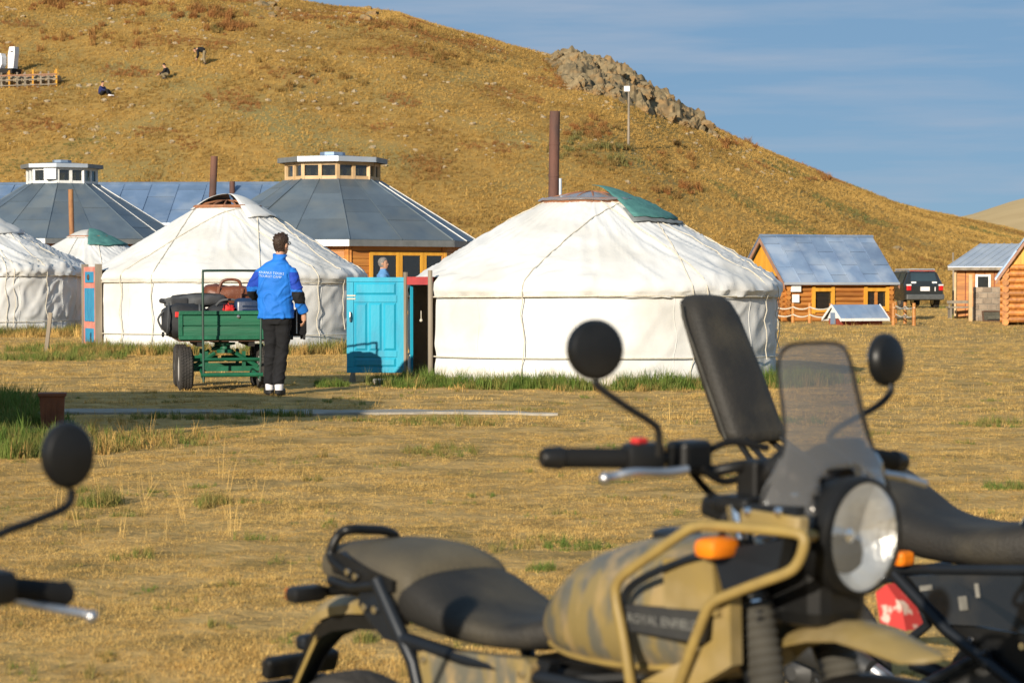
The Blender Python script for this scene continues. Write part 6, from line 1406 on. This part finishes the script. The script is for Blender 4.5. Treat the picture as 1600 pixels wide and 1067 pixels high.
m = MB(); bloft(m, spl([(.24, .68, .78, .08), (.34, .66, .86, .14), (.48, .65, .92, .17), (.62, .66, .93, .16), (.74, .70, .88, .10)]), 28, 2.5); m.build('tank', 'panel_navy', m2, True, 60)
bk = B2(1180, 690, 0); bt = B2(1098, 460, 0); br = empty('backrest'); br.parent = m2
d = (bt - bk); 
rings = []
for t, hw, th in ((0, .10, .03), (.02, .112, .042), (.08, .118, .05), (.5, .112, .052), (.85, .10, .05), (.95, .085, .045), (.99, .06, .03), (1.0, .03, .012)):
    c = bk + d * t; row = []
    for j in range(20):
        a = 2 * math.pi * j / 20; cc, ss = math.cos(a), math.sin(a); g = lambda v: math.copysign(abs(v) ** .6, v); row.append(c + Vector((g(ss) * th, g(cc) * hw, 0)))
    rings.append(row)
m = MB(); m.loft(rings); cu = m.build('cushion', 'seat_black', br, True, 60)
MB().tube(smoothpath([bk + d * t + Vector((.0, -.121 + .02 * max(0, t - .8) * 5, 0)) for t in (.03, .3, .6, .8, .93)], 4), .005, 6).build('piping', 'gaiter', cu, True)
for s in (-1, 1):
    MB().tube([bk + d * .2 + Vector((-.02, s * .07, 0)), bk + Vector((0, s * .07, 0)), Vector((-.58, s * .11, .80)), Vector((-.45, s * .13, .70))], .009, 8).build('backrest_stay', 'plastic_black', br, True)
    MB().tube([bk + Vector((0, s * .07, .03)), Vector((-.40, s * .13, .74))], .008, 8).build('backrest_stay', 'plastic_black', br, True)
# side panel, frame tubes
q = [B2(1420, 900, .17), B2(1480, 897, .17), B2(1660, 900, .16), B2(1660, 1005, .16), B2(1600, 990, .16), B2(1540, 978, .165), B2(1480, 975, .17)]
m = MB(); m.prism(q, (0, .05, 0)); sp3 = m.build('side_panel', 'panel_navy', m2)
for x, y, w, h in ((1505, 942, .026, .036), (1527, 922, .012, .036), (1447, 918, .04, .014)): MB().box(B2(x, y, .173), (w, .003, h), ry=R(-10)).build('sticker', 'dust_white', sp3)
for pts, r in (([(1388, 888, .16), (1430, 889, .17), (1680, 891, .16)], .014), ([(1392, 890, .165), (1480, 985, .175), (1600, 1080, .17), (1640, 1110, .165)], .017), ([(1420, 1080, .16), (1520, 1030, .17), (1545, 1020, .17)], .015), ([(1440, 945, .16), (1450, 975, .16), (1420, 1000, .15)], .013)):
    MB().tube([B2(*p_) for p_ in pts], r, 10).build('subframe', 'steel_dark', m2, True)
m = MB(); m.prism([B2(1395, 888, .15), B2(1420, 900, .15), B2(1475, 972, .15), B2(1660, 1000, .14), B2(1660, 1090, .14), B2(1590, 1085, .14), B2(1470, 985, .15)], (0, .24, 0)); m.build('inner_panel', 'plastic_black', m2)
for x, y in ((1517, 1000), (1598, 1009)): MB().lathe([(.010, 0), (.010, .006)], 10, Matrix.Translation(B2(x, y, .16)) @ Matrix.Rotation(R(90), 4, 'X')).build('bolt', 'chrome', m2, True)
m = MB(); m.prism([B2(1368, 925, .05), B2(1385, 912, .05), B2(1408, 945, .05), B2(1416, 985, .05), B2(1375, 972, .05)], (0, .1, 0)); m.build('mud_flap', 'mud_flap', m2)
MB().tube([B2(1395, 872, .16), B2(1412, 872, .19)], .02, 10).build('indicator', 'plastic_black', m2, True); MB().box(B2(1410, 872, .2), (.045, .06, .04), bev=.012).build('indicator_lens', 'amber', m2)
arc_guard(m2, 'rear_mudguard', 'plastic_black', -.52, .31, .37, R(40), R(165), .16)
# front end of this motorcycle, outside the picture
MB().lathe([(.03, -.12), (.08, -.09), (.095, 0), (.09, .02), (.02, .035)], 28, Matrix.Translation((.88, 0, .93)) @ Matrix.Rotation(R(90), 4, 'Y')).build('headlight', 'plastic_black', m2, True)
MB().tube(smoothpath([(.56, -.40, 1.04), (.64, -.2, 1.05), (.66, -.06, 1.0), (.66, .06, 1.0), (.64, .2, 1.05), (.56, .40, 1.04)], 4), .012, 8).build('handlebar', 'plastic_black', m2, True)
for s in (-1, 1): MB().tube([(.69, s * .1, 1.0), (.80, s * .1, .6)], .024, 10).build('fork_tube', 'chrome', m2, True)

# ---------------- motorcycle at the left edge: only its left bar, mirror and lever reach into the picture
B3 = Bike(-70, 900, 3.3, 43)
m3 = empty('motorcycle', B3.base, B3.rz, 'motorcycle with black mirror and silver lever reaching in from the left edge', 'motorcycle')
nb0 = set(bpy.data.objects); lower_half(m3, .06, -1.36)
for o in [o for o in bpy.data.objects if o not in nb0 and o.parent == m3]: o.location.x += .1; o.location.y -= .28
MX = Matrix.Translation((.1, -.28, 0))
e3, i3 = B3(108, 928, -.12), B3(-20, 917, .02)
MB().tube(smoothpath([e3, i3, B3(-80, 905, .1), Vector((-.06, -.28, .93)), Vector((-.1, -.55, .95)), Vector((-.2, -.75, .93))], 5), .011, 10).build('handlebar', 'plastic_black', m3, True)
d = i3 - e3; MB().tube([e3, e3 + d * .06, e3 + d * .12, e3 + d * .8], .018, 14, rs=[.014, .02, .0175, .0175]).build('grip', 'rubber', m3, True)
MB().tube(smoothpath([B3(143, 963, -.13), B3(128, 958, -.12), B3(80, 950, -.08), B3(20, 937, -.02), B3(-20, 928, .03)], 5), .007, 8, rs=None).build('clutch_lever', 'alloy', m3, True); MB().ball(B3(143, 963, -.13), .010, 8).build('lever_ball', 'alloy', m3, True)
MB().box(B3(-12, 918, .02), (.05, .06, .05), bev=.012).build('switch_housing', 'plastic_black', m3, True); MB().box(B3(6, 908, .0), (.012, .03, .02), bev=.004).build('horn_button', 'amber', m3)
mirror(m3, B3(107, 711, -.12), .049, (1, -.1, .0), [B3(112, 764, -.12), B3(110, 782, -.118), B3(98, 795, -.105), B3(55, 813, -.06), B3(0, 834, .0), B3(-30, 860, .03), i3], .82)
m = MB(); m.M = MX; bloft(m, spl([(-.72, .69, .75, .06), (-.6, .66, .86, .145), (-.4, .65, .91, .18), (-.22, .68, .88, .14)]), 24, 2.5); m.build('tank', 'red_hut', m3, True, 60)
m = MB(); m.M = MX; bloft(m, spl([(-1.38, .75, .80, .07), (-1.2, .71, .83, .138), (-.95, .665, .76, .148), (-.66, .68, .75, .07)]), 24, 3.0); m.build('seat', 'seat_black', m3, True, 60)
m = MB(); m.M = MX; m.lathe([(.03, -.14), (.08, -.1), (.1, 0), (.095, .02), (.02, .035)], 28, Matrix.Translation((.02, 0, .84)) @ Matrix.Rotation(R(90), 4, 'Y')); m.build('headlight', 'plastic_black', m3, True)
for s in (-1, 1): m = MB(); m.M = MX; m.tube([(-.19, s * .1, .93), (-.10, s * .1, .6)], .024, 10); m.build('fork_tube', 'chrome', m3, True)
